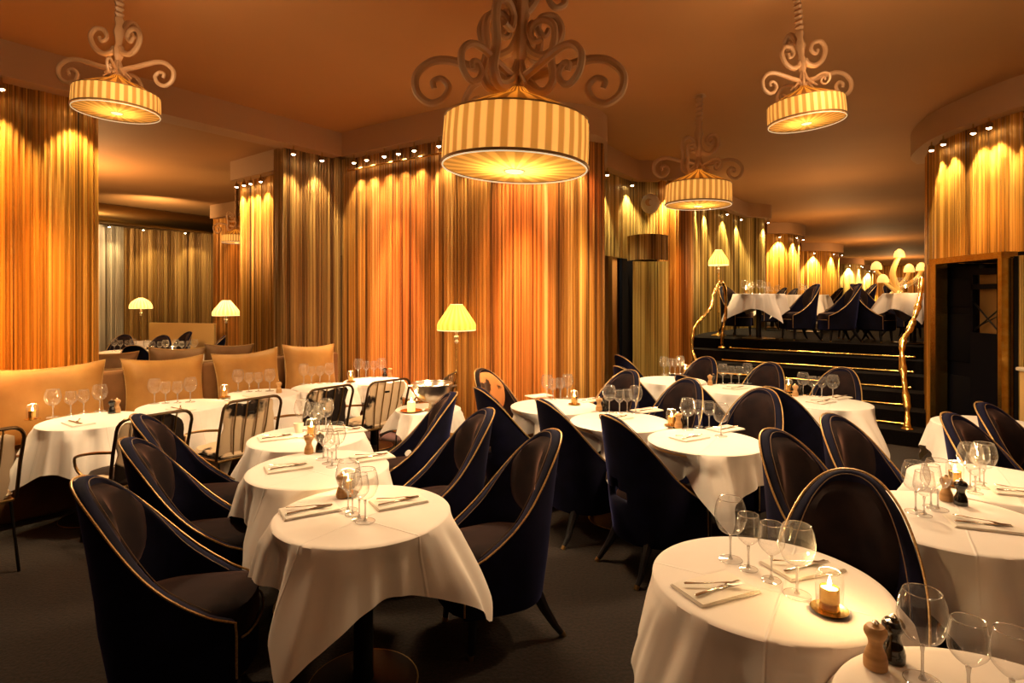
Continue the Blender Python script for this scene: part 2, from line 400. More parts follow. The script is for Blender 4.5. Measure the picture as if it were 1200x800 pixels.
# recess with the doorway
recP = sub([(1.32, 8.03), (1.62, 8.5), (1.95, 8.95), (2.15, 8.98), (2.32, 9.0)], 6)
valance(recP)
curtain(offs(recP, .15), 2.28, VB + .02, M['curtain_pale'], 'pale gold thread curtain above the dark doorway in the recess')
colP = sub([(2.32, 9.0), (2.5, 8.86), (2.72, 8.88), (2.95, 9.1), (3.08, 9.4), (3.2, 9.75)], 6)
valance(colP)
curtain([offs(recP, .15)[-2]] + offs(colP, .15), .0, VB + .02, M['curtain_cu'], 'copper thread curtain round the column left of the stairs')
curtain([Vector(XZ(742, 8.95)), Vector(XZ(760, 9.05)), Vector(XZ(784, 9.0))], 0, 2.24, M['curtain_pale'], 'dull grey gold thread curtain right of the dark doorway, under the canopy')
spots(recP, [.12, 1.02], 'in the doorway recess', e=26, warm=(1, .80, .42))
spots(colP, [.08], 'on the column left of the stairs', e=30, warm=(1, .7, .3))
# canopy drum over the doorway
can = sub([XZ(735, 8.75), XZ(745, 8.5), XZ(758, 8.38), XZ(772, 8.42), XZ(783, 8.6)], 8)
curtain(can, 2.23, 2.60, M['curtain_bronze'], 'curved fringed canopy over the doorway in the recess', name='door_canopy')
cb = bpy.data.objects[-1] if False else None
# door jamb, and a black panel standing in for the unlit opening
j = MB(); p = Vector(XZ(718, 8.32)); j.box(p.x, p.y, 1.13, .17, .06, 2.26, .98); struct(j.build('door_1', M['darkbrass'], smooth=False))
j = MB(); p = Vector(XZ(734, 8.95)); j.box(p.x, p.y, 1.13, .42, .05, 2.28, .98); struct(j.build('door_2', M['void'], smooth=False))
band(offs(recP, .32), 0, CEIL, .1, M['wall'], 'wall_back')
# upper room: side wall of curtained pilasters
upP = [sub([(3.22, 9.8), (3.55, 10.6), (4.05, 11.45), (4.57, 12.04), (5.23, 12.9), (5.62, 13.05), (5.95, 13.3), (6.05, 13.7)], 6)]
def pil(px0, px1, vy):
    Z = 1.842 * F / (vy - 350) * -1
    a, b = Vector(XZ(px0 - 4, Z * .985)), Vector(XZ(px1, Z * 1.02)); m_ = (a + b) / 2 - Vector((.0, .16 + .01 * Z))
    e = b + A * (.035 * Z) + Vector((-.01 * Z, 0))
    return sub([a, m_, b, e], 6)
upP += [pil(903, 943, 274.5), pil(943, 988, 294.5), pil(988, 1013, 309.5), pil(1013, 1026, 316)]
names = ['pale gold thread curtain behind the small floor lamp above the stairs', 'glowing amber curtained pilaster in the upper room beyond the left table',
         'striped amber curtained pilaster farther down the upper room', 'bright pale curtained pilaster near the end of the upper room', 'last narrow bright curtained pilaster of the upper room']
for k, pth in enumerate(upP):
    valance(pth)
    curtain(offs(pth, .16), UP, VB + .02, M['curtain_pale'] if k in (0, 3, 4) else M['curtain'], names[k], step=.012 if k == 0 else .03, amp=.014)
    tot = sum((pth[i + 1] - pth[i]).length for i in range(len(pth) - 1)); nn = 5 if k == 0 else 3
    spots(pth, [tot * (i + .5) / nn for i in range(nn)], ['on the long upper curtain', 'of the amber pilaster', 'of the striped pilaster', 'of the bright pilaster', 'of the last pilaster'][k], e=[26, 100, 150, 240, 300][k], warm=(1, .74, .34), spot=80)
upW = [Vector((3.0, 10.1)), Vector((4.3, 12.4)), Vector((5.6, 14.6)), Vector((21, 39.5))]
band(upW, 0, CEIL, .1, M['wall'], 'wall_upper_left')
band([Vector((21.8, 38.5)), Vector((40, 36))], 0, CEIL, .1, M['wall'], 'wall_upper_back')
curtain([Vector((22.0, 38.2)), Vector((40, 35.7))], UP, CEIL, M['curtain'], 'gold thread curtain across the far end of the upper room', step=.06)
band([Vector((42, 36)), Vector((7.4, 6.2))], 0, CEIL, .1, M['wall'], 'wall_upper_right')

# right column with the dark door
rP = sub([(5.55, 7.95), (5.22, 7.6), (4.95, 7.05), (4.82, 6.6), (4.80, 6.2), (4.82, 5.8), (4.93, 5.35), (5.15, 4.8), (5.6, 4.0), (6.0, 3.2)], 8)
dL = Vector((4.62, 6.32)); dR = Vector((4.52, 5.28));
valance(rP)
rc = offs(rP, .16)
iL = min(range(len(rc)), key=lambda i: abs(rc[i].y - 6.36)); iR = min(range(len(rc)), key=lambda i: abs(rc[i].y - 5.30))
curtain(rc[:iL + 1], .17, 2.05, M['curtain'], 'gold thread curtain between the stairs and the dark door')
curtain(rc, 2.05, VB + .02, M['curtain'], 'copper and gold thread curtain over the dark door on the right column')
curtain([dR + Vector((.03, -.02)), dR + Vector((.10, -.25)), dR + Vector((.34, -.62)), dR + Vector((.75, -.95))], 0, 2.05, M['curtain_pale'], 'gold thread curtain right of the dark door')
band(offs(rP, .5)[:20], 0, CEIL, .08, M['wall'], 'wall_right')
band(offs(rP, .30)[iR:], 0, CEIL, .08, M['wall'], 'wall_right')
dtot = [0.]
for i in range(len(rP) - 1): dtot.append(dtot[-1] + (rP[i + 1] - rP[i]).length)
def at_px(path, px):
    acc = 0.; best = (9e9, 0)
    for i in range(len(path) - 1):
        d = abs(600 + F * path[i].x / path[i].y - px)
        if d < best[0] and path[i].y < 7.2: best = (d, acc)
        acc += (path[i + 1] - path[i]).length
    return best[1]
spots(rP, [at_px(rP, x) for x in (1086, 1100, 1135, 1156, 1197)], 'of the right column', e=14, warm=(1, .76, .4))
# door frame + lobby
dd = (dR - dL).normalized(); dn = Vector((-dd.y, dd.x))   # dn away from room
ang = math.atan2(dd.y, dd.x)
fr = MB()
for q, w in ((dL + dd * .045, .09), (dR - dd * .025, .05)): fr.box(q.x, q.y, 1.02, w, .12, 2.04, ang)
q = (dL + dR) / 2; fr.box(q.x, q.y, 2.06, (dR - dL).length + .02, .14, .06, ang)
struct(fr.build('door_frame', M['brass'], smooth=False))
sd = curtain(sub([(5.06, 7.12), (4.87, 6.82), (4.70, 6.56), (4.64, 6.36)], 6), .17, 2.05, M['curtain'], 'narrow fluted gold panel beside the dark door frame')
lb = MB()
c0, c1 = dL + dn * .55, dR + dn * .55
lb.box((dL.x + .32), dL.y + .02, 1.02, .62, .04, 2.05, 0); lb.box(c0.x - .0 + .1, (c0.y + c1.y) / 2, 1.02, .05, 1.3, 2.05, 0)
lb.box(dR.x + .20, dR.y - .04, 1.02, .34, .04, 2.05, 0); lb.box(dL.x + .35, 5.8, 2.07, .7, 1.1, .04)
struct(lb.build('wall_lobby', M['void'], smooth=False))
dk = empty('dark_door', 0, 0, 0); tag(dk, 'tall navy black door leaf standing inside the gold framed doorway', 'door')
dk.location = (dL.x + .12, 6.08, 0)
light('POINT', (4.98, 5.7, 1.9), (1, .6, .25), 1.0, .05, name='lobby_fill')  # unseen light added to brighten the screen in the doorway
d_ = MB(); d_.box(0, 0, 1.0, .05, .44, 2.0, 0); d_.build('door_leaf', M['void'], dk, smooth=False)
d_ = MB(); [d_.box(-.03, 0, z, .02, .40, h, 0, .006) for z, h in ((.5, .7), (1.25, .5), (1.72, .3))]; d_.build('panel', M['void'], dk)
wn = empty('side_screen', 4.66, 5.70, 0); tag(wn, 'dark half glazed screen showing a crossed lattice inside the doorway', 'screen')
d_ = MB(); d_.box(0, 0, .66, .05, .34, 1.32); d_.box(0, 0, 1.93, .05, .34, .06); d_.box(0, -.16, 1.3, .04, .03, 1.3); d_.box(0, .16, 1.3, .04, .03, 1.3); d_.box(0, 0, 1.78, .04, .34, .05)
d_.build('frame', M['void'], wn, smooth=False)
d_ = MB(); d_.tube([(0, -.15, 1.34), (0, .15, 1.62)], .008); d_.tube([(0, .15, 1.34), (0, -.15, 1.56)], .008); d_.tube([(0, -.15, 1.5), (0, .15, 1.36)], .006); d_.build('lattice', M['blackmetal'], wn)
d_ = MB(); d_.box(.06, 0, 1.6, .01, .30, .6); d_.build('panel', M['curtain_bronze'], wn, smooth=False)
# host stand at the right edge
hs = empty('host_stand', 4.34, 4.72, 0, -.25); tag(hs, 'beige lacquered box stand cut by the right edge beside the curtain', 'stand')
MB().box(.22, 0, .52, .5, .6, 1.04, 0, .01).build('body', M['beige'], hs); MB().box(.22, 0, 1.055, .54, .64, .03, 0, .008).build('top', M['cream'], hs)

# walls closing the room behind the camera
band([Vector((6.0, 3.2)), Vector((6.4, -3.9))], 0, CEIL, .1, M['wall'], 'wall_right')
band([Vector((6.4, -3.9)), Vector((-9, -3.9))], 0, CEIL, .1, M['wall'], 'wall_front')

# ---- stairs
N_ = Vector((.617, .787)); T_ = Vector((.787, -.617))
def ST(t, n): return N_ * n + T_ * t
steps = MB()
for k in range(6):
    h1 = UP * (k + 1) / 6; n0 = 7.88 + .366 * k; t1 = .35 if k else .62
    pl = [ST(-3.9, n0), ST(t1, n0), ST(t1, n0 + .9), ST(-3.9, n0 + .9)] if k < 5 else None
    if pl: steps.loft([[(q.x, q.y, 0) for q in pl], [(q.x, q.y, h1 - .02) for q in pl], [(q.x, q.y, h1) for q in pl]], cap=True)
struct(steps.build('floor_stairs', M['step'], smooth=False))
slab('floor_upper', [tuple(ST(-4.4, 9.71)), tuple(ST(.55, 9.71)), (9, 7.5), (44, 36), (36, 54), (2, 16)], 0, UP, M['step'])
for k in range(5):                  # stair rods
    n0 = 7.88 + .366 * (k + 1); h = UP * (k + 1) / 6 + .022
    r = empty('stair_rod', *ST(-1.82, n0 - .025), h, math.atan2(T_.y, T_.x))
    tag(r, 'brass stair rod on the %s step up from the floor' % ['second', 'third', 'fourth', 'fifth', 'top'][k], 'stair rod', 'brass rods across the stairs')
    MB().tube([(-1.22, 0, 0), (1.24, 0, 0)], .015, 10).build('rod', M['brass'], r)
    for sx in (-1.23, 1.25): MB().sphere((sx, 0, 0), .024, 10, 6).build('finial', M['brass'], r)
# handrails
def rail(pts, label, rr=.028):
    pp = smooth_pts(pts, 10); c = Vector(pts[-1]); root = empty('handrail', c.x, c.y, c.z); tag(root, label, 'handrail')
    n = len(pp); rad = [rr * (1 + .22 * math.sin(i * .5) + .12 * math.sin(i * 1.3)) for i in range(n)]
    MB().tube([q - c for q in pp], rad, 10).build('rail', M['brass'], root)
    MB().lathe([(.0, .02), (.05, .018), (.065, .0)], 16).build('base_plate', M['brass'], root)
def S(px, py, Z): x, y = XZ(px, Z); return (x, y, hz(py, Z))
rail([S(816, 424, 8.3), S(811, 408, 8.35), S(813, 386, 8.4), S(823, 372, 8.55), S(832, 361, 8.8), S(836, 345, 9.0), S(840, 334, 9.15), S(846, 330, 9.25), S(850, 341, 9.35), S(850.5, 368, 9.4), S(847, 388, 9.4), S(846, 407, 9.42)],
     'arched sculpted brass handrail at the left end of the stairs', .024)
rail([S(1081, 325, 7.9), S(1078, 348, 7.7), S(1073, 368, 7.5), S(1066, 386, 7.3), S(1058, 400, 7.1), S(1057, 420, 6.95), S(1060, 452, 6.8), S(1063, 480, 6.7), S(1063, 502, 6.64)],
     'wavy sculpted brass handrail at the right end of the stairs', .034)
# wall speaker
p = Vector(XZ(762, 8.55)); spk = empty('wall_speaker', p.x, p.y, 3.06); tag(spk, 'white round speaker mounted high above the doorway canopy', 'speaker')
MB().sphere((0, 0, 0), .135, 20, 12, 1.08).build('shell', M['cream'], spk); MB().tube([(.05, .0, .02), (.16, .12, .05), (.17, .3, .05)], .018).build('bracket', M['cream'], spk)
MB().lathe([(.0, -.0), (.05, .0), (.055, .006)], 16, (-.0, 0, 0)).build('badge', M['darkbrass'], spk, loc=(-.05, -.125, 0)).rotation_euler = (PI / 2, 0, 0)

# ------------------------------------------------------------------ velvet chair
def velvet_chair(name, shell_m, pad_m):
    root = empty(name)
    Rw, Rb, yb, yf, z0 = .245, .25, -.03, .235, .20
    arc = PI / 2 * .262; half = arc + (yf - yb)
    def plan(d):                                # signed arc distance from back centre
        s = 1 if d >= 0 else -1; d = abs(d)
        if d < arc: f = d / arc * PI / 2; return Vector((s * Rw * math.sin(f), yb - Rb * math.cos(f))), Vector((s * math.sin(f), -math.cos(f))), math.cos(f)
        y = yb + (d - arc); return Vector((s * (Rw - .03 * ((d - arc) / (yf - yb)) ** 2), y)), Vector((s, 0)), 0.
    def rim(d):
        t = min(abs(d) / half, 1); K = [(0, .965), (.06, .963), (.12, .954), (.18, .938), (.25, .905), (.31, .868), (.37, .82), (.44, .755), (.51, .69), (.58, .63), (.66, .575), (.76, .52), (.88, .465), (1, .43)]
        for (a, u), (b, v) in zip(K, K[1:]):
            if t <= b: q = (t - a) / (b - a); return u + (v - u) * q
        return .43
    def S_(d, z, inset=0.):
        p, n, c = plan(d); k = (z - .40) / .55
        lean = .085 * k * abs(k) ** .25 if k > 0 else .11 * k
        q = p - n * inset; x = q.x * (1 - .08 * max(k, 0) ** 2 - .10 * min(k + .12, 0)); y = q.y - lean * (.25 + .75 * c)
        return Vector((x, y, z))
    nu, nv = 44, 12; mb = MB(); vs = []; fs = []
    zz = lambda i, j: z0 + (rim(-half + 2 * half * i / nu) - z0) * j / nv
    for i in range(nu + 1):
        for j in range(nv + 1):
            d = -half + 2 * half * i / nu; z = zz(i, j)
            vs.append(S_(d, z))
    for i in range(nu):
        for j in range(nv):
            dm = -half + 2 * half * (i + .5) / nu; zm = (zz(i, j) + zz(i, j + 1)) / 2
            if abs(dm) < .10 and .47 < zm < .47 + .085 * (1.3 - abs(dm) / .1): continue
            a = i * (nv + 1) + j; fs.append((a, a + nv + 1, a + nv + 2, a + 1))
    mb.add(vs, fs); sh = mb.build('shell', shell_m, root)
    so = sh.modifiers.new('thick', 'SOLIDIFY'); so.thickness = .045; so.offset = -1; so.use_rim = True
    bv = sh.modifiers.new('soft', 'BEVEL'); bv.width = .012; bv.segments = 2; bv.limit_method = 'ANGLE'; bv.angle_limit = 1.0
    ds = [-half + 2 * half * i / 60 for i in range(61)]
    o1 = [S_(d, rim(d) + .002, -.002) for d in ds]
    lo = [Vector((o1[0].x, o1[0].y + .004, z)) for z in (.22, .30, .38)]; hi = [Vector((o1[-1].x, o1[-1].y + .004, z)) for z in (.38, .30, .22)]
    MB().tube(lo + o1 + hi, .0048, 6).build('piping', M['piping'], root)
    MB().tube([S_(d, rim(d) - .004, .052) for d in ds[4:-4]], .0020, 5).build('piping', M['dimpipe'], root)
    # padded inner back
    pb = MB(); rings = []
    for k in range(9):
        ro = k / 8; ring = []
        for j_ in range(36):
            a = 2 * PI * j_ / 36; ca, sa = math.cos(a), math.sin(a)
            sq = (abs(ca) ** 2.7 + abs(sa) ** 2.7) ** (-1 / 2.7)
            d = .262 * ro * ca * sq; zt = .735 + (.20 if sa > 0 else .225) * ro * sa * sq
            zt = min(zt, rim(d) - .02 - .012 * (1 - ro))
            th = .030 + .062 * math.sqrt(max(0, 1 - ro ** 3.6)) if k < 8 else .028
            ring.append(tuple(S_(d, zt, th + .012)))
        rings.append(ring)
    pb.loft(rings); pb.f.append(tuple(range(35, -1, -1))); pb.build('backrest', pad_m, root)
    # base block and seat cushion
    def ring(z, ins, fy=0.):
        r = []
        for i in range(41):
            d = -half + 2 * half * i / 40; q = S_(d, min(z, .40), .04 + ins); r.append((q.x, min(q.y, yf + fy - ins), z))
        n_ = 8; a, b = Vector(r[-1]), Vector(r[0])
        for i in range(1, n_): t = i / n_; r.append((a.x + (b.x - a.x) * t, a.y + .05 * math.sin(PI * t) ** .6, z))
        return r
    MB().loft([ring(.19, .01), ring(.20, 0), ring(.355, 0)], cap=True).build('seat_base', shell_m, root)
    MB().loft([ring(.355, 0, .0), ring(.365, -.008, .015), ring(.43, -.008, .02), ring(.46, .012, .01), ring(.475, .05), ring(.482, .11)], cap=True).build('seat', pad_m, root)
    fpts = [(x, yf + .018 + .05 * math.sin(PI * (x + .195) / .39) ** .6 if abs(x) < .194 else yf + .018, .362) for x in [-.195 + .39 * i / 16 for i in range(17)]]
    MB().tube(fpts, .0045, 5).build('piping', M['piping'], root)
    for sx in (-1, 1):
        lg = MB().tube([(sx * .175, .18, .21), (sx * .177, .185, .10), (sx * .18, .195, .0)], [.026, .02, .013], 8).build('leg', M['blackwood'], root)
        MB().tube([(sx * .18, .194, .022), (sx * .18, .195, 0)], [.0155, .0145], 8).build('foot_cap', M['darkbrass'], lg)
        lg = MB().tube([(sx * .15, -.16, .23), (sx * .165, -.20, .14), (sx * .19, -.245, .06), (sx * .20, -.29, .0)], [.032, .025, .018, .013], 8).build('leg', M['blackwood'], root)
        MB().tube([(sx * .197, -.277, .02), (sx * .20, -.29, 0)], [.0155, .0145], 8).build('foot_cap', M['darkbrass'], lg)
    return root
VC = velvet_chair('velvet_chair', M['navy'], M['pad'])
VB_ = velvet_chair('cowhide_armchair', M['pad'], M['hide_brown'])
def vchair(x, y, d, label, group, z=0, proto=VC):
    return tag(place(proto, x, y, z, dirang(d), .93 if z > .5 else 1.), label, 'chair', group)

# metal chair with cowhide
def metal_chair(k):
    root = empty('metal_armchair')
    w = .235
    def arch(y0, lean, z0, z1, w_, rc=.07):
        pts = [(-w_, y0, z0), (-w_ - .0, y0 - lean * .5, (z0 + z1) / 2), (-w_, y0 - lean, z1 - rc)]
        pts += [(-w_ + rc * (1 - math.cos(a)), y0 - lean - .01 * math.sin(a), z1 - rc + rc * math.sin(a)) for a in (PI / 8, PI / 4, 3 * PI / 8, PI / 2)]
        return pts + [(-x, y, z) for x, y, z in reversed(pts)]
    MB().tube(arch(-.20, .10, .44, .89, w), .011, 8).build('back_frame', M['frame'], root)
    rods = MB()
    for x in (-.13, -.045, .045, .13): rods.tube([(x * .8, -.20, .44), (x, -.255, .66), (x, -.308, .885)], .0055, 6)
    rods.build('back_rods', M['darkbrass'], root)
    MB().tube([(-.22, -.20, .43), (-.24, 0, .43), (-.22, .22, .43), (.22, .22, .43), (.24, 0, .43), (.22, -.20, .43)], .010, 8, closed=True).build('seat_frame', M['darkbrass'], root)
    for sx in (-1, 1):
        MB().tube(smooth_pts([(sx * .235, -.25, .68), (sx * .29, -.10, .665), (sx * .30, .10, .62), (sx * .295, .17, .58), (sx * .275, .17, .50), (sx * .24, .05, .435)], 5), .0095, 8).build('armrest', M['darkbrass'], root)
        MB().tube([(sx * .22, .20, .43), (sx * .235, .225, .0)], .009, 8).build('leg', M['blackmetal'], root)
        MB().tube([(sx * .21, -.19, .43), (sx * .225, -.26, .0)], .009, 8).build('leg', M['blackmetal'], root)
    rnd = random.Random(k * 5 + 1)
    # hide slung inside the back
    rings = []
    def edge(a): return 1 + .05 * math.sin(5 * a + k) + .03 * math.sin(11 * a + 2 * k)
    hm = MB()
    for ro in (1.0, 1.0, .96, .6, .0):
        pass
    front = []; back = []
    n = 44
    def pt(a, ro, t):
        ca, sa = math.cos(a), math.sin(a); m_ = max(abs(ca), abs(sa)) ** .8
        x = .208 * ca / m_ * ro * edge(a); z = .65 + .22 * sa / m_ * ro * edge(a)
        y = -.20 - .105 * (z - .44) / .45 + .012 + t
        return (x, y, z)
    for ro, t in ((.0, .0), (.5, .0), (.93, .0), (1.0, .008), (1.0, .022), (.93, .034), (.5, .04), (.0, .042)):
        rings.append([pt(2 * PI * j_ / n, max(ro, .001), t) for j_ in range(n)])
    hm.loft(rings); hm.build('back_hide', HIDES[k % 6], root)
    rings = []
    for ro, z in ((.001, .44), (.6, .44), (1., .445), (1.04, .46), (.98, .485), (.5, .50), (.001, .50)):
        rings.append([(.225 * ro * edge(a + 1) * math.cos(a) / max(abs(math.cos(a)), abs(math.sin(a))) ** .7, .01 + .215 * ro * edge(a + 2) * math.sin(a) / max(abs(math.cos(a)), abs(math.sin(a))) ** .7, z) for a in [2 * PI * j_ / n for j_ in range(n)]])
    MB().loft(rings).build('seat_hide', HIDES[(k + 2) % 6], root)
    MB().box(.0, -.268, .78, .05, .012, .018, 0, .003).build('leather_tab', M['blackmetal'], root)
    return root

# ------------------------------------------------------------------ tables
def table_proto(R):
    root = empty('round_table')
    MB().lathe([(.0, TH - .032), (R - .012, TH - .032), (R - .004, TH - .02), (R - .004, TH - .012), (R - .01, TH - .004), (.0, TH - .004)], 40).build('tabletop', M['wood'], root)
    MB().lathe([(.0, .02), (.045, .02), (.042, .05), (.040, TH - .05), (.13, TH - .034)], 20).build('pedestal', M['blackmetal'], root)
    MB().lathe([(.0, .0), (R * .62, .0), (R * .63, .006), (R * .62, .014), (R * .5, .018), (.06, .03), (.0, .03)], 40).build('base', M['blackmetal'], root)
    MB().tube([(R * .625 * math.cos(a), R * .625 * math.sin(a), .011) for a in [2 * PI * i / 40 for i in range(40)]], .004, 6, closed=True).build('base_rim', M['darkbrass'], root)
    return root
TP = {}
def tcloth(R, s, th0, seed, dents=()):
    rnd = random.Random(seed); ph = [rnd.uniform(0, 2 * PI) for _ in range(8)]
    n = 240; mb = MB(); rings = [[(.0004 * math.cos(2 * PI * j_ / n), .0004 * math.sin(2 * PI * j_ / n), TH + .001) for j_ in range(n)]]
    for ro in (.35, .7, .93, .985): rings.append([(R * ro * math.cos(2 * PI * j_ / n), R * ro * math.sin(2 * PI * j_ / n), TH + .001) for j_ in range(n)])
    rings.append([((R + .002) * math.cos(2 * PI * j_ / n), (R + .002) * math.sin(2 * PI * j_ / n), TH - .003) for j_ in range(n)])
    NT = 12
    for k in range(1, NT + 1):
        t = k / NT; ring = []
        for j_ in range(n):
            a = 2 * PI * j_ / n; b = a - th0 + PI / 4
            L = s / max(abs(math.cos(b)), abs(math.sin(b))) - R
            c4 = .5 + .5 * math.cos(4 * (a - th0)); cn = c4 ** 3
            tri = lambda x: abs(((x / PI) % 2) - 1) * 2 - 1
            wv = .55 * tri(5 * a + ph[0] + .35 * t) + .50 * tri(9 * a + ph[1] - .4 * t) * (.6 + .4 * math.sin(2 * a + ph[4])) + .30 * tri(14 * a + ph[2]) * math.sin(a + ph[5]) + .08 * math.sin(23 * a + ph[3])
            dd_ = L * t; sl = .18 + .22 * cn
            r = R + .003 + dd_ * sl + (.062 * wv * min(1, dd_ / .06) * (.5 + .5 * t)) + .045 * cn * (1 - math.cos(PI * min(1, t * 1.1))) * .5
            for da, dw, dp in dents:
                e_ = (a - math.radians(da) + PI) % (2 * PI) - PI; r -= dp * math.exp(-(e_ / math.radians(dw)) ** 2) * min(1, dd_ / .10) ** 1.5
            z = TH - .006 - dd_ * math.sqrt(max(.1, 1 - sl * sl)) + .006 * wv * t
            a2 = a + .05 * wv * t
            ring.append((r * math.cos(a2), r * math.sin(a2), max(z, .02)))
        rings.append(ring)
    mb.loft(rings); return mb
tab_labels = {}
def table(key, x, y, R, where, group, s=None, th0=None, z=0, seed=0, dents=()):
    if R not in TP: TP[R] = table_proto(R)
    t = place(TP[R], x, y, z); tag(t, 'round black pedestal table under white cloth, ' + where, 'table', group)
    s = s or R * 1.52
    th0 = math.radians(-103 if th0 is None else th0)
    o = tcloth(R, s, th0, seed, dents).build('tablecloth', M['cloth']); o.location = (x, y, z)
    tag(o, 'white tablecloth draped on the table ' + where, 'tablecloth', 'white cloths on ' + group)
    tab_labels[key] = where; return t

# ---- tableware prototypes
def glass_proto(big):
    root = empty('large_wine_glass' if big else 'small_wine_glass')
    if big: H, rb, rr, hs_, hb = .215, .054, .040, .088, .150
    else: H, rb, rr, hs_, hb = .185, .041, .033, .080, .125
    prof = [(.002, hs_), (rb * .35, hs_ + .006), (rb * .72, hs_ + .020), (rb * .94, hb - .012), (rb, hb), (rb * .97, hb + .02), (rb * .88, H - .018), (rr, H)]
    pp = [(q.x, q.z) for q in smooth_pts([(r, 0, z) for r, z in prof], 3)]
    MB().lathe(pp, 22).build('bowl', M['glass'], root)
    MB().tube([(rr * math.cos(a), rr * math.sin(a), H) for a in [2 * PI * i / 24 for i in range(24)]], .0012, 5, closed=True).build('rim', M['rim'], root)
    MB().lathe([(.009, .004), (.0045, .014), (.0034, .03), (.0034, hs_ - .02), (.006, hs_ - .002), (.002, hs_ + .001)], 10).build('stem', M['rim'], root)
    ft = MB().lathe([(.0, .0045), (.012, .004), (rb * .72, .0015), (rb * .74, .0)], 22).build('foot', M['glass'], root)
    MB().tube([(rb * .74 * math.cos(a), rb * .74 * math.sin(a), .0012) for a in [2 * PI * i / 24 for i in range(24)]], .0010, 5, closed=True).build('foot_rim', M['rim'], ft)
    return root
GB = glass_proto(True); GS = glass_proto(False)
def mill_proto(m, name, big):
    root = empty(name)
    pr = [(.0, 0), (.0265, 0), (.027, .004), (.027, .022), (.025, .026), (.0255, .03), (.0215, .040), (.0165, .052), (.016, .060), (.0185, .070), (.023, .078)]
    MB().lathe(pr + [(.0, .078)], 22).build('body', m, root)
    MB().lathe([(.0, .079), (.024, .079), (.0265, .086), (.026, .094), (.020, .102), (.0, .105)], 22).build('head', m, root)
    MB().lathe([(.0, .104), (.0075, .104), (.0085, .110), (.005, .115), (.0, .116)], 12).build('knob', M['steel'], root)
    return root
MW = mill_proto(M['wood'], 'wooden_pepper_mill', 1); MK = mill_proto(M['lacquer'], 'black_salt_mill', 1)
def candle_proto():
    root = empty('candle_holder')
    MB().lathe([(.0, .003), (.035, .003), (.05, .006), (.052, .009), (.048, .008), (.0, .005)], 24).build('saucer', M['brass'], root)
    cp = MB().lathe([(.0, .008), (.026, .008), (.027, .01), (.0265, .072), (.025, .072), (.0245, .05), (.0, .05)], 22).build('brass_cup', M['brass'], root)
    MB().lathe([(.0, .066), (.0235, .066), (.0235, .055)], 16).build('candle', M['wax'], root)
    MB().lathe([(.0, .068), (.0045, .074), (.006, .082), (.0035, .093), (.0006, .104)], 10).build('flame', M['flame'], root)
    MB().lathe([(.036, .010), (.037, .05), (.0385, .085), (.036, .108), (.028, .118)], 24).build('glass_sleeve', M['sleeve'], root)
    MB().tube([(.028 * math.cos(a), .028 * math.sin(a), .118) for a in [2 * PI * i / 22 for i in range(22)]], .0014, 5, closed=True).build('sleeve_rim', M['rim'], root)
    return root
CP = candle_proto()
def napkin_proto():
    root = empty('napkin_setting')
    return root
def napkin_mb():
    mb = MB()
    for k, (w, d, z) in enumerate(((.150, .235, .0025), (.146, .231, .0055), (.143, .227, .0085))): mb.box(0, 0, z - .0005, w, d, .0028, 0.012 * k, .0012)
    return mb
NM = napkin_mb().build('folded_napkin', M['napkin'])
def knife_proto():
    root = empty('table_knife')
    MB().tube([(0, -.105, .006), (0, -.10, .007), (0, -.02, .006), (0, -.005, .005)], [.003, .006, .0048, .003], 8, flat=.55).build('handle', M['steel'], root)
    MB().box(0, .045, .005, .014, .10, .0016, 0, .0007).build('blade', M['steel'], root); return root
def fork_proto():
    root = empty('table_fork')
    MB().tube([(0, -.10, .005), (0, -.095, .006), (0, -.03, .006), (0, .02, .010), (0, .035, .008)], [.004, .006, .003, .0026, .006], 8, flat=.45).build('handle', M['steel'], root)
    tn = MB()
    for x in (-.0085, -.003, .003, .0085): tn.tube([(x * .7, .032, .008), (x, .05, .006), (x, .085, .011)], [.0022, .0018, .0009], 5)
    tn.build('tines', M['steel'], root); return root
KN = knife_proto(); FK = fork_proto()
def glasses(key, pts, pat='BSSB', z=0, dense=True):
    where = tab_labels[key]
    for i, (px, py) in enumerate(pts):
        x, y = W(px, py, z + TH + .003); big = pat[i] == 'B'
        o = place(GB if big else GS, x, y, z + TH + .004, random.Random(px).uniform(0, 6))
        tag(o, '%s empty wine glass, %s from left, %s' % ('large round' if big else 'smaller', ORD[i], where), 'wine glass', 'wine glasses ' + where)
def candle(key, px, py, e=1.6, z=0):
    x, y = W(px, py, z + TH + .003); o = place(CP, x, y, z + TH + .003); tag(o, 'lit candle in brass cup and glass sleeve, table ' + tab_labels[key], 'candle')
    light('POINT', (x, y, z + TH + .125), (1, .58, .22), e, .012, name='candle_light')
def mills(key, w=None, b=None, z=0):
    if w:
        x, y = W(*w, z + TH + .003); tag(place(MW, x, y, z + TH + .003), 'light wooden pepper mill, table ' + tab_labels[key], 'pepper mill')
    if b:
        x, y = W(*b, z + TH + .003); tag(place(MK, x, y, z + TH + .003), 'glossy black salt mill, table ' + tab_labels[key], 'salt mill')
nset = [0]
def napkin(key, px, py, side, ang=None, cut=True, z=0):
    x, y = W(px, py, z + TH + .003); a = ang if ang is not None else dirang(P_); zz = z + TH + .0025
    o = place(NM, x, y, zz, a); g = 'folded napkins with cutlery'
    tag(o, 'folded white %s napkin, table %s' % (side, tab_labels[key]), 'napkin')
    if cut:
        c, s = math.cos(a), math.sin(a)
        for pr, ox, da, nm, cat in ((KN, .018, .12, 'steel knife', 'knife'), (FK, .004, -.42, 'steel fork', 'fork')):
            k = place(pr, x + ox * c, y + ox * s, zz + .0085 + (.006 if pr is FK else 0), a + da)
            tag(k, '%s on the %s napkin, %s' % (nm, side, tab_labels[key]), cat)

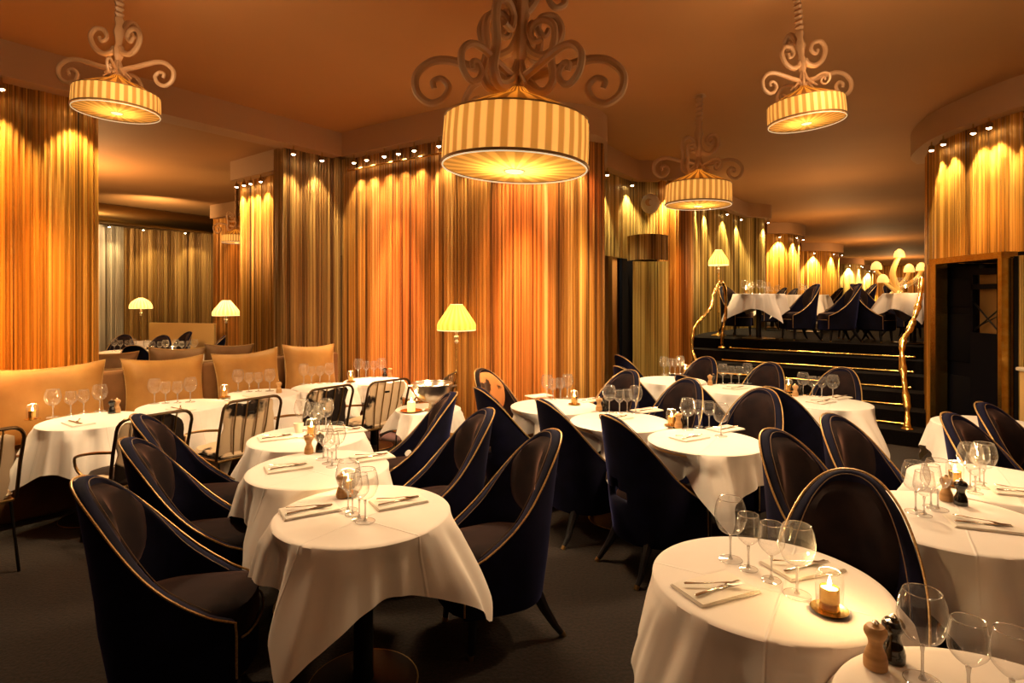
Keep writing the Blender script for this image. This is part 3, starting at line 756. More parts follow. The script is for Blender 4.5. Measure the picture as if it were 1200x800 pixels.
# ---- place tables
gl, gm, gn, gf, ga = 'the row along the banquette', 'the middle row of tables', 'the row before the stairs', 'the tables at front right', 'the row of three on the left'
table('T1', -3.17, 4.40, .35, 'first along the banquette from the left', gl, s=.64, seed=1, th0=-135)
table('T2', -2.83, 5.00, .35, 'second along the banquette', gl, s=.64, seed=2, th0=-118)
table('T3', -2.42, 5.60, .35, 'third along the banquette', gl, s=.64, seed=3, th0=-110)
table('T4', -1.95, 6.05, .33, 'fourth along the banquette', gl, seed=4, th0=-125)
table('T5', -1.55, 6.52, .33, 'last along the banquette', gl, seed=5, th0=-60)
table('A1', -1.36, 3.86, .37, 'farthest of the three left tables', ga, seed=6)
table('A2', -1.05, 3.16, .37, 'middle of the three left tables', ga, seed=7)
table('A3', -.64, 2.50, .37, 'nearest of the three left tables', ga, seed=8, th0=-104)
table('B', -.70, 4.86, .27, 'carrying the silver bowl', 'small side tables', seed=9)
table('M1', .36, 4.98, .37, 'farthest of the middle row', gm, dents=[(203, 38, .23)], seed=10)
table('M2', .81, 4.36, .37, 'second of the middle row', gm, dents=[(203, 38, .23)], seed=11)
table('M3', 1.25, 3.76, .36, 'nearest of the middle row', gm, dents=[(203, 38, .23)], seed=12, th0=-96)
table('N1', 1.80, 6.55, .37, 'farthest in the row before stairs', gn, seed=13)
table('N2', 2.30, 5.90, .37, 'second in the row before stairs', gn, seed=14)
table('N3', 2.78, 5.15, .37, 'nearest in the row before stairs', gn, seed=15, th0=-70)
table('F1', .83, 1.89, .36, 'large, in the right foreground', gf, seed=16, th0=-60)
table('F2', 1.06, 1.18, .36, 'cut by the bottom right corner', gf, seed=17, th0=-60)
table('G2', 1.82, 2.42, .37, 'at right edge with paired mills', gf, seed=18, th0=-20)
table('G1', 2.42, 2.90, .37, 'at right edge behind paired mills', gf, seed=19, th0=-20)
table('G0', 3.50, 4.22, .37, 'by the dark door behind two chairs', gf, seed=20, th0=-160)

# ---- chairs
def vtop(px, py, d, label, group, z=0, back=.27):      # the pixel of the back's highest point gives the spot on the floor
    d = Vector(d).normalized(); x, y = W(px, py, z + .96); vchair(x + d.x * back, y + d.y * back, d, label, group, z)
gC, gD, gE, gK, gN, gO = 'chairs left of the three left tables', 'chairs right of the three left tables', 'chairs left of the middle row', 'chairs right of the middle row', 'chairs left of the row before the stairs', 'chairs below the stairs'
dC, dD, dE, dK = (.96, .28), (-.90, -.43), (.90, .43), (-.72, -.69)
vtop(122, 560, dC, 'large navy velvet chair with gold piping in the left foreground', gC)
vtop(168, 514, dC, 'navy velvet chair just behind the large left foreground chair', gC)
vtop(176, 486, dC, 'navy velvet chair farthest back of the three at left', gC)
vtop(634, 507, dD, 'dark velvet chair right of the nearest left table, gold piped front edge', gD)
vtop(560, 481, dD, 'dark velvet chair right of the middle left table', gD)
vtop(520, 461, (-.97, -.25), 'dark velvet chair right of the farthest left table before the silver bowl', gD)
vtop(724, 486, dE, 'black velvet chair seen from behind with a crescent cut in its back', gE)
vtop(645, 468, dE, 'black velvet chair back turned, at the second middle table', gE)
vtop(570, 454, dE, 'black velvet chair back turned, at the farthest middle table', gE)
vtop(890, 457, dK, 'dark velvet chair facing left at the nearest middle table', gK)
vtop(803, 445, dK, 'dark velvet chair facing left at the second middle table', gK)
vtop(733, 435, dK, 'dark velvet chair facing left at the farthest middle table', gK)
vtop(912, 453, dE, 'black velvet chair back turned, at the nearest table before the stairs', gN)
vtop(806, 439, dE, 'black velvet chair back turned, at the second table before the stairs', gN)
vtop(731, 429, dE, 'black velvet chair back turned, at the farthest table before the stairs', gN)
vtop(730, 416, dE, 'farthest black velvet chair top, by the doorway recess', gN)
vtop(985, 432, dK, 'dark round backed chair below the stair rods, nearest of three', gO)
vtop(900, 426, dK, 'dark round backed chair below the stair rods, middle of three', gO)
vtop(825, 419, dK, 'dark round backed chair below the stairs beside the copper column', gO)
vtop(996, 559, (-.55, -.83), 'big dark round backed chair facing the foreground table', 'chairs at the front right tables')
Gd = (.42, -.91); gG = 'chairs behind the right tables'
vtop(918, 508, Gd, 'brown lit velvet chair behind the right tables, left of its pair', gG)
vtop(986, 489, Gd, 'brown lit velvet chair behind the right tables, right of its pair', gG)
vtop(1128, 488, Gd, 'brown lit velvet chair before the dark door, left of its pair', gG)
vtop(1166, 475, Gd, 'brown lit velvet chair before the dark door, cut by the right edge', gG)
tag(place(VB_, -.05, 5.55, 0, dirang((.75, -.66))), 'chair covered in tan cowhide against the gold back wall', 'chair')
mets = []
for k, ((x, y), lb_) in enumerate(zip([(-3.34, 3.46), (-2.62, 4.03), (-2.24, 4.66), (-1.82, 5.24), (-1.38, 5.68), (-.92, 6.0)],
        ['brass metal chair cut by the left edge', 'metal armchair with black and white cowhide at the first banquette table', 'metal armchair with white cowhide and black patch, second along the row',
         'metal armchair with cowhide at the third banquette table', 'metal armchair with pale cowhide at the fourth banquette table', 'metal armchair partly hidden behind the silver bowl'])):
    c = metal_chair(k); c.location = (x, y, 0); c.rotation_euler.z = dirang(-B) + [.15, .05, 0, 0, -.1, .5][k]; tag(c, lb_, 'chair', 'metal armchairs facing the banquette')

# ---- tableware
glasses('T1', [(62, 489), (83, 486.5), (98, 484), (117, 482)]); candle('T1', 38, 492); mills('T1', (137, 483), (131, 484)); napkin('T1', 92, 496, 'front', dirang(B)); 
glasses('T2', [(181, 473), (194, 472.5), (208, 472), (223, 471)]); napkin('T2', 212, 480, 'front', dirang(B))
glasses('T3', [(279, 459), (292, 459), (303, 458.5), (316, 458)]); candle('T3', 263, 466); mills('T3', (327, 460), None); napkin('T3', 300, 464, 'front', dirang(B), False)
glasses('T4', [(356, 450), (365, 450), (375, 449.5), (386, 449)])
glasses('T5', [(420, 442.5), (429, 442), (438, 442), (447, 441.5)]); candle('T5', 411, 447.5); mills('T5', (457, 441.5), (451, 441.5))
glasses('A1', [(354, 505), (366, 503), (374, 506), (382, 504)]); candle('A1', 365, 512, 2.2); napkin('A1', 325, 513, 'left'); napkin('A1', 408, 505, 'right')
glasses('A2', [(379, 538), (384, 543), (389, 547), (394, 540)], 'BSSB'); mills('A2', (362, 531), (375, 529)); napkin('A2', 338, 548, 'left'); napkin('A2', 436, 536, 'right')
glasses('A3', [(408, 598), (413, 603), (421, 608), (428, 611)], 'BSSB'); candle('A3', 407, 580, 2.2); mills('A3', (401, 582), None); napkin('A3', 363, 598, 'left'); napkin('A3', 467, 588, 'right')
glasses('M1', [(641, 467), (648, 468), (657, 467), (665, 466)]); candle('M1', 673, 474); napkin('M1', 690, 469, 'right'); napkin('M1', 632, 464, 'left', None, False)
glasses('M2', [(714, 483), (726, 484), (735, 483), (745, 484)]); mills('M2', (702, 481), (709, 480)); napkin('M2', 758, 481, 'right'); napkin('M2', 722, 490, 'left')
glasses('M3', [(806, 503), (819, 500), (831, 501), (845, 511)]); candle('M3', 787, 499); mills('M3', (795, 501), (802, 500)); napkin('M3', 808, 513, 'left'); napkin('M3', 850, 503, 'right')
glasses('N1', [(778, 439), (785, 438), (791, 438.5), (797, 438)]); candle('N1', 803, 439)
glasses('N2', [(847, 450), (857, 449), (866, 449.5), (876, 449)]); mills('N2', (832, 451), (836, 450)); napkin('N2', 862, 455, 'left')
glasses('N3', [(941, 463), (952, 464), (963, 465), (976, 467)]); candle('N3', 924, 459); mills('N3', (932, 464), (937, 463)); napkin('N3', 982, 466, 'right'); napkin('N3', 962, 471, 'left')
glasses('F1', [(856, 656), (877, 667), (904, 680), (934, 697)]); candle('F1', 972, 716, 2.2); napkin('F1', 838, 690, 'left', dirang((.92, .38))); napkin('F1', 940, 664, 'right', dirang((.95, .30)))
glasses('F2', [(1081, 798), (1135, 822), (1186, 838)], 'BSS'); mills('F2', (1026, 781), (1047, 773))
glasses('G2', [(1073, 600), (1083, 604), (1091, 594), (1099, 597)], 'BSSB'); mills('G2', (1109, 586), (1126, 591)); napkin('G2', 1152, 615, 'near', dirang((.93, -.36)))
glasses('G1', [(1137, 572), (1143, 578), (1148, 566), (1153, 571)], 'BSSB'); candle('G1', 1119, 569, 2.2); napkin('G1', 1196, 577, 'near', dirang((.93, -.36)))

# bowl, pillar candle and plate on the small table
x, y = W(506, 481, TH); o = empty('wine_cooler_bowl', x, y, TH + .002); tag(o, 'polished silver champagne bowl on a foot, on the small table', 'bowl')
bp_ = [(.0, .0), (.06, .0), (.062, .01), (.03, .02), (.022, .05), (.03, .07), (.08, .085), (.125, .12), (.15, .17), (.162, .215), (.168, .222)]
MB().lathe(bp_ + [(.158, .214), (.145, .17), (.12, .125), (.0, .09)], 32).build('bowl', M['silver'], o)
MB().tube([(.166 * math.cos(a), .166 * math.sin(a), .222) for a in [2 * PI * i / 32 for i in range(32)]], .007, 6, closed=True).build('rim', M['silver'], o)
for s in (-1, 1): MB().tube([(s * .165, -.03, .20), (s * .20, -.02, .205), (s * .20, .02, .205), (s * .165, .03, .20)], .005).build('handle', M['silver'], o)
x, y = W(482, 482.5, TH); o = MB().lathe([(.0, .003), (.05, .003), (.085, .010), (.088, .012), (.08, .013), (.0, .006)], 28).build('brass_plate', M['brass']); o.location = (x, y, TH + .002); tag(o, 'round brass plate under the square pillar candle', 'plate')
o = empty('pillar_candle', x, y, TH + .009); tag(o, 'thick glowing wax pillar candle beside the silver bowl', 'candle')
MB().lathe([(.0, 0), (.032, 0), (.033, .004), (.033, .07), (.028, .076), (.02, .066), (.0, .064)], 20).build('wax', M['wax'], o)
MB().lathe([(.0, .070), (.0045, .078), (.006, .086), (.0035, .097), (.0006, .108)], 10).build('flame', M['flame'], o); light('POINT', (x, y, TH + .14), (1, .6, .25), 2, .012, name='candle_light')
x, y = W(350, 507, TH); tag(MB().lathe([(.0, .0), (.022, .0), (.028, .03), (.034, .065), (.031, .064), (.024, .03), (.0, .006)], 20).build('white_cup', M['napkin']), 'small white cup beside the candle, farthest of the three left tables', 'cup').location = (x, y, TH + .003)

# ------------------------------------------------------------------ banquette and cushions
bq = empty('banquette', *L2(.4, .12), 0, math.atan2(A.y, A.x)); tag(bq, 'long brown velvet banquette running along the left wall', 'banquette')
MB().box(.15, -.30, .22, 5.3, .60, .44, 0, .03).build('seat', M['banquette'], bq); MB().box(.15, .0, .50, 5.3, .14, 1.0, 0, .03).build('backrest', M['banquette'], bq)
def cushion_mb(w, h, t, seed=0):
    mb = MB(); n = 18; rnd = random.Random(seed); ph = rnd.uniform(0, 6)
    for side in (1, -1):
        def f(u, v):
            X, Y = u * 2 - 1, v * 2 - 1
            pinch = 1 - .10 * (1 - Y * Y) * abs(X) ** 3; pinch2 = 1 - .13 * (1 - X * X) * abs(Y) ** 3
            th = t * ((1 - X ** 4) * (1 - Y ** 4)) ** .55 * (1 + .10 * math.sin(5 * X + ph) * math.sin(4 * Y + ph))
            return (X * w / 2 * pinch, -side * (th + .001), Y * h / 2 * pinch2)
        k = len(mb.f); mb.grid(f, n, n)
        if side == -1: mb.f[k:] = [tuple(reversed(q)) for q in mb.f[k:]]
    return mb
def cushion(s, w, h, zc, rx, ry, lab, m='cushion', off=.22, extra=0.):
    root = empty('scatter_cushion'); p = L2(s, off)
    mb = cushion_mb(w, h, .10, int(s * 10)); mb.build('cover', M[m], root)
    e = []
    for k in range(48):
        a = k / 48 * 4; q = int(a); t = (a - q) * 2 - 1
        X, Z = [(t, -1), (1, t), (-t, 1), (-1, -t)][q]
        e.append((X * w / 2 * (1 - .10 * (1 - Z * Z) * abs(X) ** 3), 0, Z * h / 2 * (1 - .13 * (1 - X * X) * abs(Z) ** 3)))
    MB().tube(e, .006, 6, closed=True).build('piping', M['piping'], root)
    root.location = (p.x, p.y, zc); root.rotation_euler = (rx, ry, math.atan2(A.y, A.x) + extra); tag(root, lab, 'cushion', 'large cushions along the banquette')
cushion(.22, .92, .66, .79, -.16, .0, 'large gold velvet cushion at the far left, brightly lit', off=.26)
cushion(1.16, .74, .62, .80, -.16, .02, 'large gold cushion second from the left, under the opening', off=.26)
cushion(1.99, .74, .62, .80, -.16, -.03, 'large gold cushion third from the left, under the opening', off=.26)
cushion(2.74, .70, .60, .83, -.16, .05, 'large gold cushion in the corner below the dim curtain', off=.26)

# ------------------------------------------------------------------ pendants
def pendant(name, D, sh, stem, frame_s, arms_lo, arms_hi, tilt=(0, 0), seed=0, rr=.018):
    """origin at the centre of the shade's lower face"""
    root = empty(name); R = D / 2
    wv = lambda a: .006 * math.sin(34 * a)
    s_ = MB().lathe([(R, .0), (R * 1.0, sh * .5), (R * .985, sh)], 204, (0, 0, 0), wv).build('shade_side', M['shade'], root)
    MB().lathe([(R * .985, sh), (R * .6, sh + .10 * D), (R * .2, sh + .19 * D), (R * .10, sh + .24 * D)], 120, (0, 0, 0), lambda a: .02 * math.sin(22 * a)).build('shade_top', M['shade_t'], root)
    MB().lathe([(R * .99, .004), (R * .5, -.012 * D), (R * .14, -.02 * D)], 120).build('shade_underside', M['shade_b'], root)
    MB().lathe([(.0, -.03 * D), (R * .12, -.028 * D), (R * .14, -.02 * D)], 24).build('opal_disc', M['opal'], root)
    circ = lambda r, z, n=64: [(r * math.cos(2 * PI * i / n), r * math.sin(2 * PI * i / n), z) for i in range(n)]
    MB().tube(circ(R * 1.005, .006), .010 * D, 8, closed=True).build('lower_trim', M['ringtrim'], root)
    MB().tube(circ(R * .99, -.006), .005 * D, 6, closed=True).build('lower_piping', M['ringlite'], root)
    MB().tube(circ(R * .99, sh), .006 * D, 6, closed=True).build('upper_trim', M['ringtrim'], root)
    MB().tube(circ(R * .14, -.02 * D, 24), .004 * D, 6, closed=True).build('disc_trim', M['ringtrim'], root)
    zt = sh + .22 * D; f = frame_s
    prof = [(.05 * f, 0), (.035 * f, .08 * f), (.03 * f, .2 * f), (.05 * f, .26 * f), (.06 * f, .34 * f), (.035 * f, .42 * f), (.045 * f, .5 * f), (.065 * f, .56 * f), (.035 * f, .66 * f)]
    z = .66 * f
    while zt + z < stem: z += .07 * f; prof += [(.055 * f, z), (.035 * f, z + .035 * f)]
    prof = [(r, min(q, stem - zt)) for r, q in prof] + [(.1 * f, stem - zt - .001)]
    MB().lathe([(r, zt + q) for r, q in prof], 16, (0, 0, 0), lambda a: .18 * math.sin(3 * a)).build('stem', M['plaster'], root)
    rnd = random.Random(seed)
    lo = [(.04, .06), (.10, .10), (.22, .13), (.36, .17), (.50, .20), (.62, .18), (.71, .09), (.70, -.03), (.61, -.10), (.52, -.07), (.48, .01), (.53, .07), (.59, .05), (.58, .0)]
    mid = [(.04, .10), (.10, .02), (.2, -.02), (.26, .06), (.24, .22), (.26, .36), (.24, .46), (.15, .50), (.08, .44), (.10, .35), (.17, .36)]
    hi = [(.03, .34), (.07, .28), (.16, .26), (.25, .33), (.29, .45), (.24, .54), (.15, .53), (.12, .45), (.17, .40), (.20, .45)]
    top = [(.03, .55), (.08, .62), (.14, .74), (.22, .80), (.31, .76), (.32, .67), (.25, .63), (.20, .68), (.24, .72)]
    def arm(prf, az, s, dz=0, r=rr):
        pp = smooth_pts([(q[0] * s * math.cos(az), q[0] * s * math.sin(az), zt + q[1] * s + dz) for q in prf], 6); n = len(pp)
        MB().tube(pp, [r * s * (1.15 - .5 * i / n) for i in range(n)], 8, flat=1.0).build('scroll_arm', M['plaster'], root)
    for az, s in arms_lo: arm(lo, az, s * f)
    for k, (az, s) in enumerate(arms_hi): arm([mid, hi, top][k % 3], az, s * f)
    leafs = MB()
    for k in range(8):
        az = k * PI / 4 + .3; leafs.tube([(.02 * f * math.cos(az), .02 * f * math.sin(az), zt + .22 * f), (.05 * f * math.cos(az), .05 * f * math.sin(az), zt + .10 * f), (.16 * f * math.cos(az), .16 * f * math.sin(az), zt + .0)], [.012 * f, .02 * f, .010 * f], 8)
    leafs.build('leaf_collar', M['plaster'], root)
    return root
def pend_at(px, py, h, D, sh, fs, lo, hi, lab, tilt=(0, 0), seed=0, e=60, rr=.031):
    x, y = W(px, py, h); r = pendant('pendant_lamp', D, sh, CEIL - h, fs, lo, hi, seed=seed, rr=rr)
    r.location = (x, y, h); r.rotation_euler = (tilt[0], tilt[1], 0); tag(r, lab, 'pendant lamp')
    light('SPOT', (x, y, h - .05), (1, .70, .38), e * 3.3, D * .25, 160, .5, (x, y, 0), name='pendant_light'); light('POINT', (x, y, h + sh + .35 * D), (1, .46, .13), e * .03, D * .2, name='pendant_uplight')
    light('POINT', (x, y, h + sh * .75), (1, .66, .28), 1.3 * (D / .5) ** 2, D * .05, name='pendant_bulb')
    return r
D2 = math.radians
pend_at(603, 197, 2.56, 1.0, .31, 1.0, [(D2(178), 1.), (D2(-12), 1.), (D2(-52), .86), (D2(232), .8), (D2(95), 1.), (D2(130), .9)],
        [(D2(205), 1.), (D2(10), 1.), (D2(190), 1.), (D2(-20), .95), (D2(165), 1.), (D2(20), 1.), (D2(235), 1.1), (D2(60), 1.), (D2(110), 1.)],
        'very large pleated drum pendant with white scroll frame, hanging at centre', (0, D2(2.5)), e=75)
pend_at(137, 131, 2.90, .50, .12, .52, [(D2(185), 1.), (D2(0), 1.), (D2(-70), .6), (D2(95), .8)], [(D2(180), .001), (D2(190), 1.1), (D2(90), 1.), (D2(0), .001), (D2(-10), 1.1), (D2(80), 1.)],
        'small pleated drum pendant hanging at upper left', (0, D2(1)), e=60)
pend_at(945, 143, 2.88, .49, .13, .52, [(D2(195), .9), (D2(10), 1.), (D2(-60), .5), (D2(100), .8)], [(D2(180), .001), (D2(190), 1.), (D2(95), 1.), (D2(0), .001), (D2(0), 1.1), (D2(100), 1.)],
        'small pleated drum pendant hanging at upper right', (0, D2(-4)), e=60)
pend_at(818, 240, 2.65, .67, .21, .70, [(D2(180), .95), (D2(5), .95), (D2(-60), .6), (D2(90), .8)], [(D2(185), 1.), (D2(-5), 1.), (D2(190), .001), (D2(200), .8), (D2(15), 1.), (D2(170), .001)],
        'pleated drum pendant with scroll frame hanging before the copper column', (0, D2(1)), e=40)

# ------------------------------------------------------------------ floor lamps
def floor_lamp(x, y, z, H, lab, m='lshade', w=.20, dome=False, e=9):
    root = empty('floor_lamp', x, y, z); tag(root, lab, 'floor lamp')
    hb = H - .27
    prof = [(w, hb), (w * 1.0, hb + .06), (w * .93, hb + .09), (w * .32, H)] if not dome else [(w, hb + .03), (w * .98, hb + .10), (w * .8, hb + .18), (w * .45, hb + .24), (w * .2, H)]
    sh = MB().lathe(prof, 80, (0, 0, 0), lambda a: .018 * math.sin(20 * a)).build('lamp_shade', M[m], root)
    MB().tube([(w * math.cos(2 * PI * i / 40), w * math.sin(2 * PI * i / 40), prof[0][1]) for i in range(40)], .005, 6, closed=True).build('trim', M['ringlite'], sh)
    MB().tube([(prof[-1][0] * math.cos(2 * PI * i / 24), prof[-1][0] * math.sin(2 * PI * i / 24), H) for i in range(24)], .004, 6, closed=True).build('trim', M['ringlite'], sh)
    po = MB().lathe([(.010, .03), (.010, .4), (.018, .42), (.010, .44), (.010, hb - .14)], 12); po.build('pole', M['brass'], root)
    MB().lathe([(.01, hb - .14), (.024, hb - .12), (.012, hb - .10), (.028, hb - .07), (.012, hb - .045), (.02, hb - .03), (.008, hb + .10)], 14).build('finial', M['cream'], root)
    MB().lathe([(.0, .0), (.13, .0), (.13, .012), (.05, .04), (.012, .06)], 24).build('base', M['brass'], root)
    light('POINT', (x, y, z + hb + .07), (1, .70, .30), e * .6, .03, name='floor_lamp_light')
floor_lamp(*XZ(535, 6.12), 0, 1.60, 'tall floor lamp with pleated shade against the gold back wall', e=16)
floor_lamp(*XZ(842, 10.35), UP, 1.53, 'small floor lamp at the top of the stairs beside the handrail', w=.17, e=22)
floor_lamp(*XZ(265, 10.4), 0, 1.63, 'floor lamp with conical pleated shade seen through the opening', m='lshade_warm', w=.225, e=30)
floor_lamp(*XZ(165, 13.2), 0, 1.68, 'floor lamp with domed pleated shade in the far room', m='lshade_warm', w=.23, dome=True, e=30)

# ------------------------------------------------------------------ room beyond the opening, built in place of a mirror's reflection
far = [Vector(XZ(60, 12.6)), Vector(XZ(145, 14.3))]
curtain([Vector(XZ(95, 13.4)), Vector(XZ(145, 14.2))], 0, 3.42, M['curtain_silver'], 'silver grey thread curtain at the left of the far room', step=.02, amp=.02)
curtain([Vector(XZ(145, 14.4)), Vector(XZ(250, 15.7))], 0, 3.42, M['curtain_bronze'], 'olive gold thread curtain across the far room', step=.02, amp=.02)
band([Vector(XZ(40, 12.9)), Vector(XZ(146, 14.8)), Vector(XZ(262, 16.2))], 0, CEIL, .1, M['wall'], 'wall_far_room')
cy = MB(); a_, b_ = Vector(XZ(60, 12.2)), Vector(XZ(250, 15.2))
light('SPOT', (*XZ(180, 12.0), 3.2), (1, .66, .3), 160, .1, 150, 1., (*XZ(180, 14), 3.7), name='cove_fill')  # unseen spot added to brighten the brass cove moulding
cy.tube([(a_.x, a_.y, 3.58), (b_.x, b_.y, 3.58)], .22, 24); struct(cy.build('trim_90', M['darkbrass']))
band([Vector(XZ(246, 13.3)), Vector(XZ(280, 12.6))], 3.5, CEIL, .6, M['valance'], 'trim_91')
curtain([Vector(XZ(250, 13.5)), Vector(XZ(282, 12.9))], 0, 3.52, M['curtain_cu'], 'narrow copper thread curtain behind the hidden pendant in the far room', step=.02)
mp_ = [Vector((-4.40, 9.06)), Vector((-3.32, 8.24)), Vector((-2.6, 7.7))]
valance(mp_)
curtain(offs(mp_, .16), 0, VB + .02, M['curtain'], 'bronze gold thread curtain just inside the opening')
spots(mp_, [.10, .32, .52, .80], 'inside the opening', e=12, warm=(1, .74, .36))
for k, (px, Z) in enumerate(((128, 13.6), (168, 14.2), (217, 14.9))):
    x, y = XZ(px, Z); o = place(sp_root, x, y, 3.33); tag(o, '%s ceiling spotlight before the far room curtain' % ORD[k], 'spotlight', 'spotlights in the far room')
    light('SPOT', (x, y, 3.32), (1, .74, .3), 60, .02, 75, .6, (x + .08, y + .45, 2.4), name='spot_beam')
light('SPOT', (*XZ(262, 12.7), 3.4), (1, .5, .16), 60, .02, 60, .6, (*XZ(264, 13.1), 1.6), name='spot_beam')
band([Vector((-16, -2)), Vector((-15.5, 14))], 0, CEIL, .1, M['wall'], 'wall_far_left')
pn = MB(); p, q = Vector(XZ(176, 13.2)), Vector(XZ(252, 12.7)); v = q - p
pn.box((p.x + q.x) / 2, (p.y + q.y) / 2, .56, v.length, .06, 1.12, math.atan2(v.y, v.x)); tag(pn.build('low_screen', M['beige'], smooth=False), 'low beige screen panel standing before the far room curtain', 'screen')
x2 = pend_at(277, 284, 2.72, .5, .13, .60, [(D2(180), 1.), (D2(0), 1.)], [(D2(190), 1.), (D2(185), 1.), (D2(90), 1.)], 'small pendant half hidden behind the curtain in the far room', e=40)
gfr = 'chairs in the room beyond the opening'
for px, Z, d, lb_ in ((139, 11.0, (.3, -1), 'dark chair back in the far room, leftmost'), (183, 10.8, (.2, -1), 'dark chair back in the far room, middle'), (204, 12.0, (-.5, -1), 'dark chair back in the far room, under the low screen'),
                      (240, 10.8, (-1, -.4), 'dark chair back in the far room, right beside the floor lamp'), (162, 9.0, (-.4, 1), 'dark chair back nearest in the far room, just above the cushions'), (124, 8.8, (1, .3), 'dark chair in the far room at the left edge of the opening')):
    x, y = XZ(px, Z); vchair(x, y, d, lb_, gfr)
for k, (px, Z, key, wh) in enumerate(((146, 10.2, 'R1', 'in the far room, leftmost'), (184, 9.9, 'R2', 'in the far room, middle'), (218, 10.0, 'R3', 'in the far room, rightmost'), (165, 12.4, 'R4', 'in far room, below the domed lamp'))):
    x, y = XZ(px, Z); table(key, x, y, .37, wh, 'the far room tables', seed=30 + k)
    if k < 3:
        yy = 350 + (HC - TH) * F / Z; glasses(key, [(px - 12, yy), (px - 5, yy), (px + 3, yy), (px + 10, yy)])
        if k == 2: candle(key, px - 16, yy + 1)
def backc(s, m, lab, off=-.62): cushion(s, .60, .46, .90, .16, .06, lab, m, off)
bq2 = empty('far_banquette', *L2(1.6, -.50), 0, math.atan2(A.y, A.x)); tag(bq2, 'mirrored copy of the brown banquette, beyond the opening', 'banquette')
MB().box(0, .0, .46, 1.9, .12, .90, 0, .03).build('backrest', M['banquette'], bq2); MB().box(0, .32, .22, 1.9, .5, .44, 0, .03).build('seat', M['banquette'], bq2)
for s, lb_ in ((.93, 'dark bronze mirrored cushion beyond the opening, leftmost'), (1.62, 'dark bronze mirrored cushion beyond the opening, second'), (2.2, 'dark bronze mirrored cushion beyond the opening, beside the bronze curtain')):
    backc(s, 'cushion_dk', lb_, -.60)

# ------------------------------------------------------------------ upper room furniture
gu = 'the upper room tables'
for k, (px, Z, key, wh, R, th0) in enumerate(((889, 9.6, 'U1', 'in upper room, at left above stairs', .40, -80), (943, 11.6, 'U2', 'in upper room, behind the middle chairs', .42, -90), (1070, 8.6, 'U3', 'in upper room, under the branching lamp', .38, -115), (905, 13.2, 'U4', 'in upper room, far behind left table', .4, -60))):
    x, y = XZ(px, Z); table(key, x, y, R, wh, gu, z=UP, seed=50 + k, th0=th0, s=R * 1.6)
gc = 'velvet chairs in the upper room'
for px, Z, d, lb_ in ((862, 10.4, (.35, -.95), 'blue velvet chair front on beside the small floor lamp upstairs'), (936, 9.3, (-1, -.1), 'black chair in profile right of the upper left table'),
                      (982, 9.0, (-1, .1), 'black chair in profile with a sweeping arm, middle of the upper room'), (1000, 9.5, (-.9, .3), 'black chair just behind the sweeping profile chair upstairs'), (1024, 8.9, (.55, -.85), 'black chair left of the branching lamp table upstairs'),
                      (1058, 9.8, (.2, -1), 'black chair behind the branching lamp table'), (903, 12.3, (-1, 0), 'small dark chair in the upper room before the amber pilaster, left'), (917, 13.2, (-1, 0), 'small dark chair in the upper room before the amber pilaster, right'), (968, 12.6, (-1, .2), 'dark chair right of the middle upper table')):
    x, y = XZ(px, Z); vchair(x, y, d, lb_, gc, z=UP)
def gl_up(key, px, Z, n=4):
    x0, _ = XZ(px, Z)
    for i in range(n):
        X = x0 + (i - n / 2 + .5) * .085; Y = Z + .05 * ((i * 7) % 3 - 1); o = place(GB if i in (0, 3) else GS, X, Y, UP + TH + .004)
        tag(o, '%s empty wine glass, %s from left, %s' % ('large round' if i in (0, 3) else 'smaller', ORD[i], tab_labels[key]), 'wine glass', 'wine glasses ' + tab_labels[key])
gl_up('U1', 886, 9.5, 6); gl_up('U2', 948, 11.5, 5); gl_up('U3', 1066, 8.45, 5); gl_up('U4', 903, 13.2, 4)
def cu(px, Z, key):
    x, y = XZ(px, Z); tag(place(CP, x, y, UP + TH + .003), 'lit candle in brass cup and glass sleeve, table ' + tab_labels[key], 'candle'); light('POINT', (x, y, UP + TH + .125), (1, .58, .22), 2, .012, name='candle_light')
cu(1061, 8.2, 'U3'); cu(874, 9.5, 'U1')
# branching lamp with mushroom shades
Zb = 8.6; bx, by = XZ(1052, Zb); br = empty('branching_lamp', bx, by, UP + TH + .003); tag(br, 'amber branching table lamp with mushroom shades in the upper room', 'table lamp')
def LB(px, py, dy=0.): return ((px - 1052) / F * Zb, dy, hz(py, Zb) - UP - TH)
MB().lathe([(.0, 0), (.10, 0), (.09, .02), (.03, .05), (.0, .06)], 20).build('base', M['coral'], br)
for pts, r in (([LB(1052, 345), LB(1050, 335), LB(1046, 322), LB(1049, 310), LB(1054, 300)], .055), ([LB(1050, 336), LB(1042, 328, .05), LB(1034, 320, .1), LB(1032, 314, .1)], .035), ([LB(1052, 336), LB(1056, 328, -.1), LB(1059, 318, -.12)], .03),
                ([LB(1054, 338), LB(1064, 332, -.05), LB(1073, 325, -.05), LB(1077, 317, -.05)], .04), ([LB(1050, 342), LB(1042, 340, -.1), LB(1032, 334, -.15), LB(1027, 330, -.15)], .03)):
    MB().tube(smooth_pts(pts, 6), [r * (1 - .5 * i / 26) for i in range(len(smooth_pts(pts, 6)))], 10).build('branch', M['coral'], br)
for px, py, dy, w in ((1054, 300, 0, .075), (1032, 314, .1, .075), (1059, 318, -.12, .07), (1077, 316, -.05, .07), (1027, 330, -.15, .075)):
    c = LB(px, py, dy); s_ = MB().lathe([(w, -.02), (w * .98, .02), (w * .75, .07), (w * .3, .10), (.0, .105)], 24, (0, 0, 0)).build('mushroom_shade', M['mush'], br, loc=c)
light('POINT', (bx, by - .1, UP + TH + .5), (1, .58, .2), 5, .1, name='table_lamp_light')

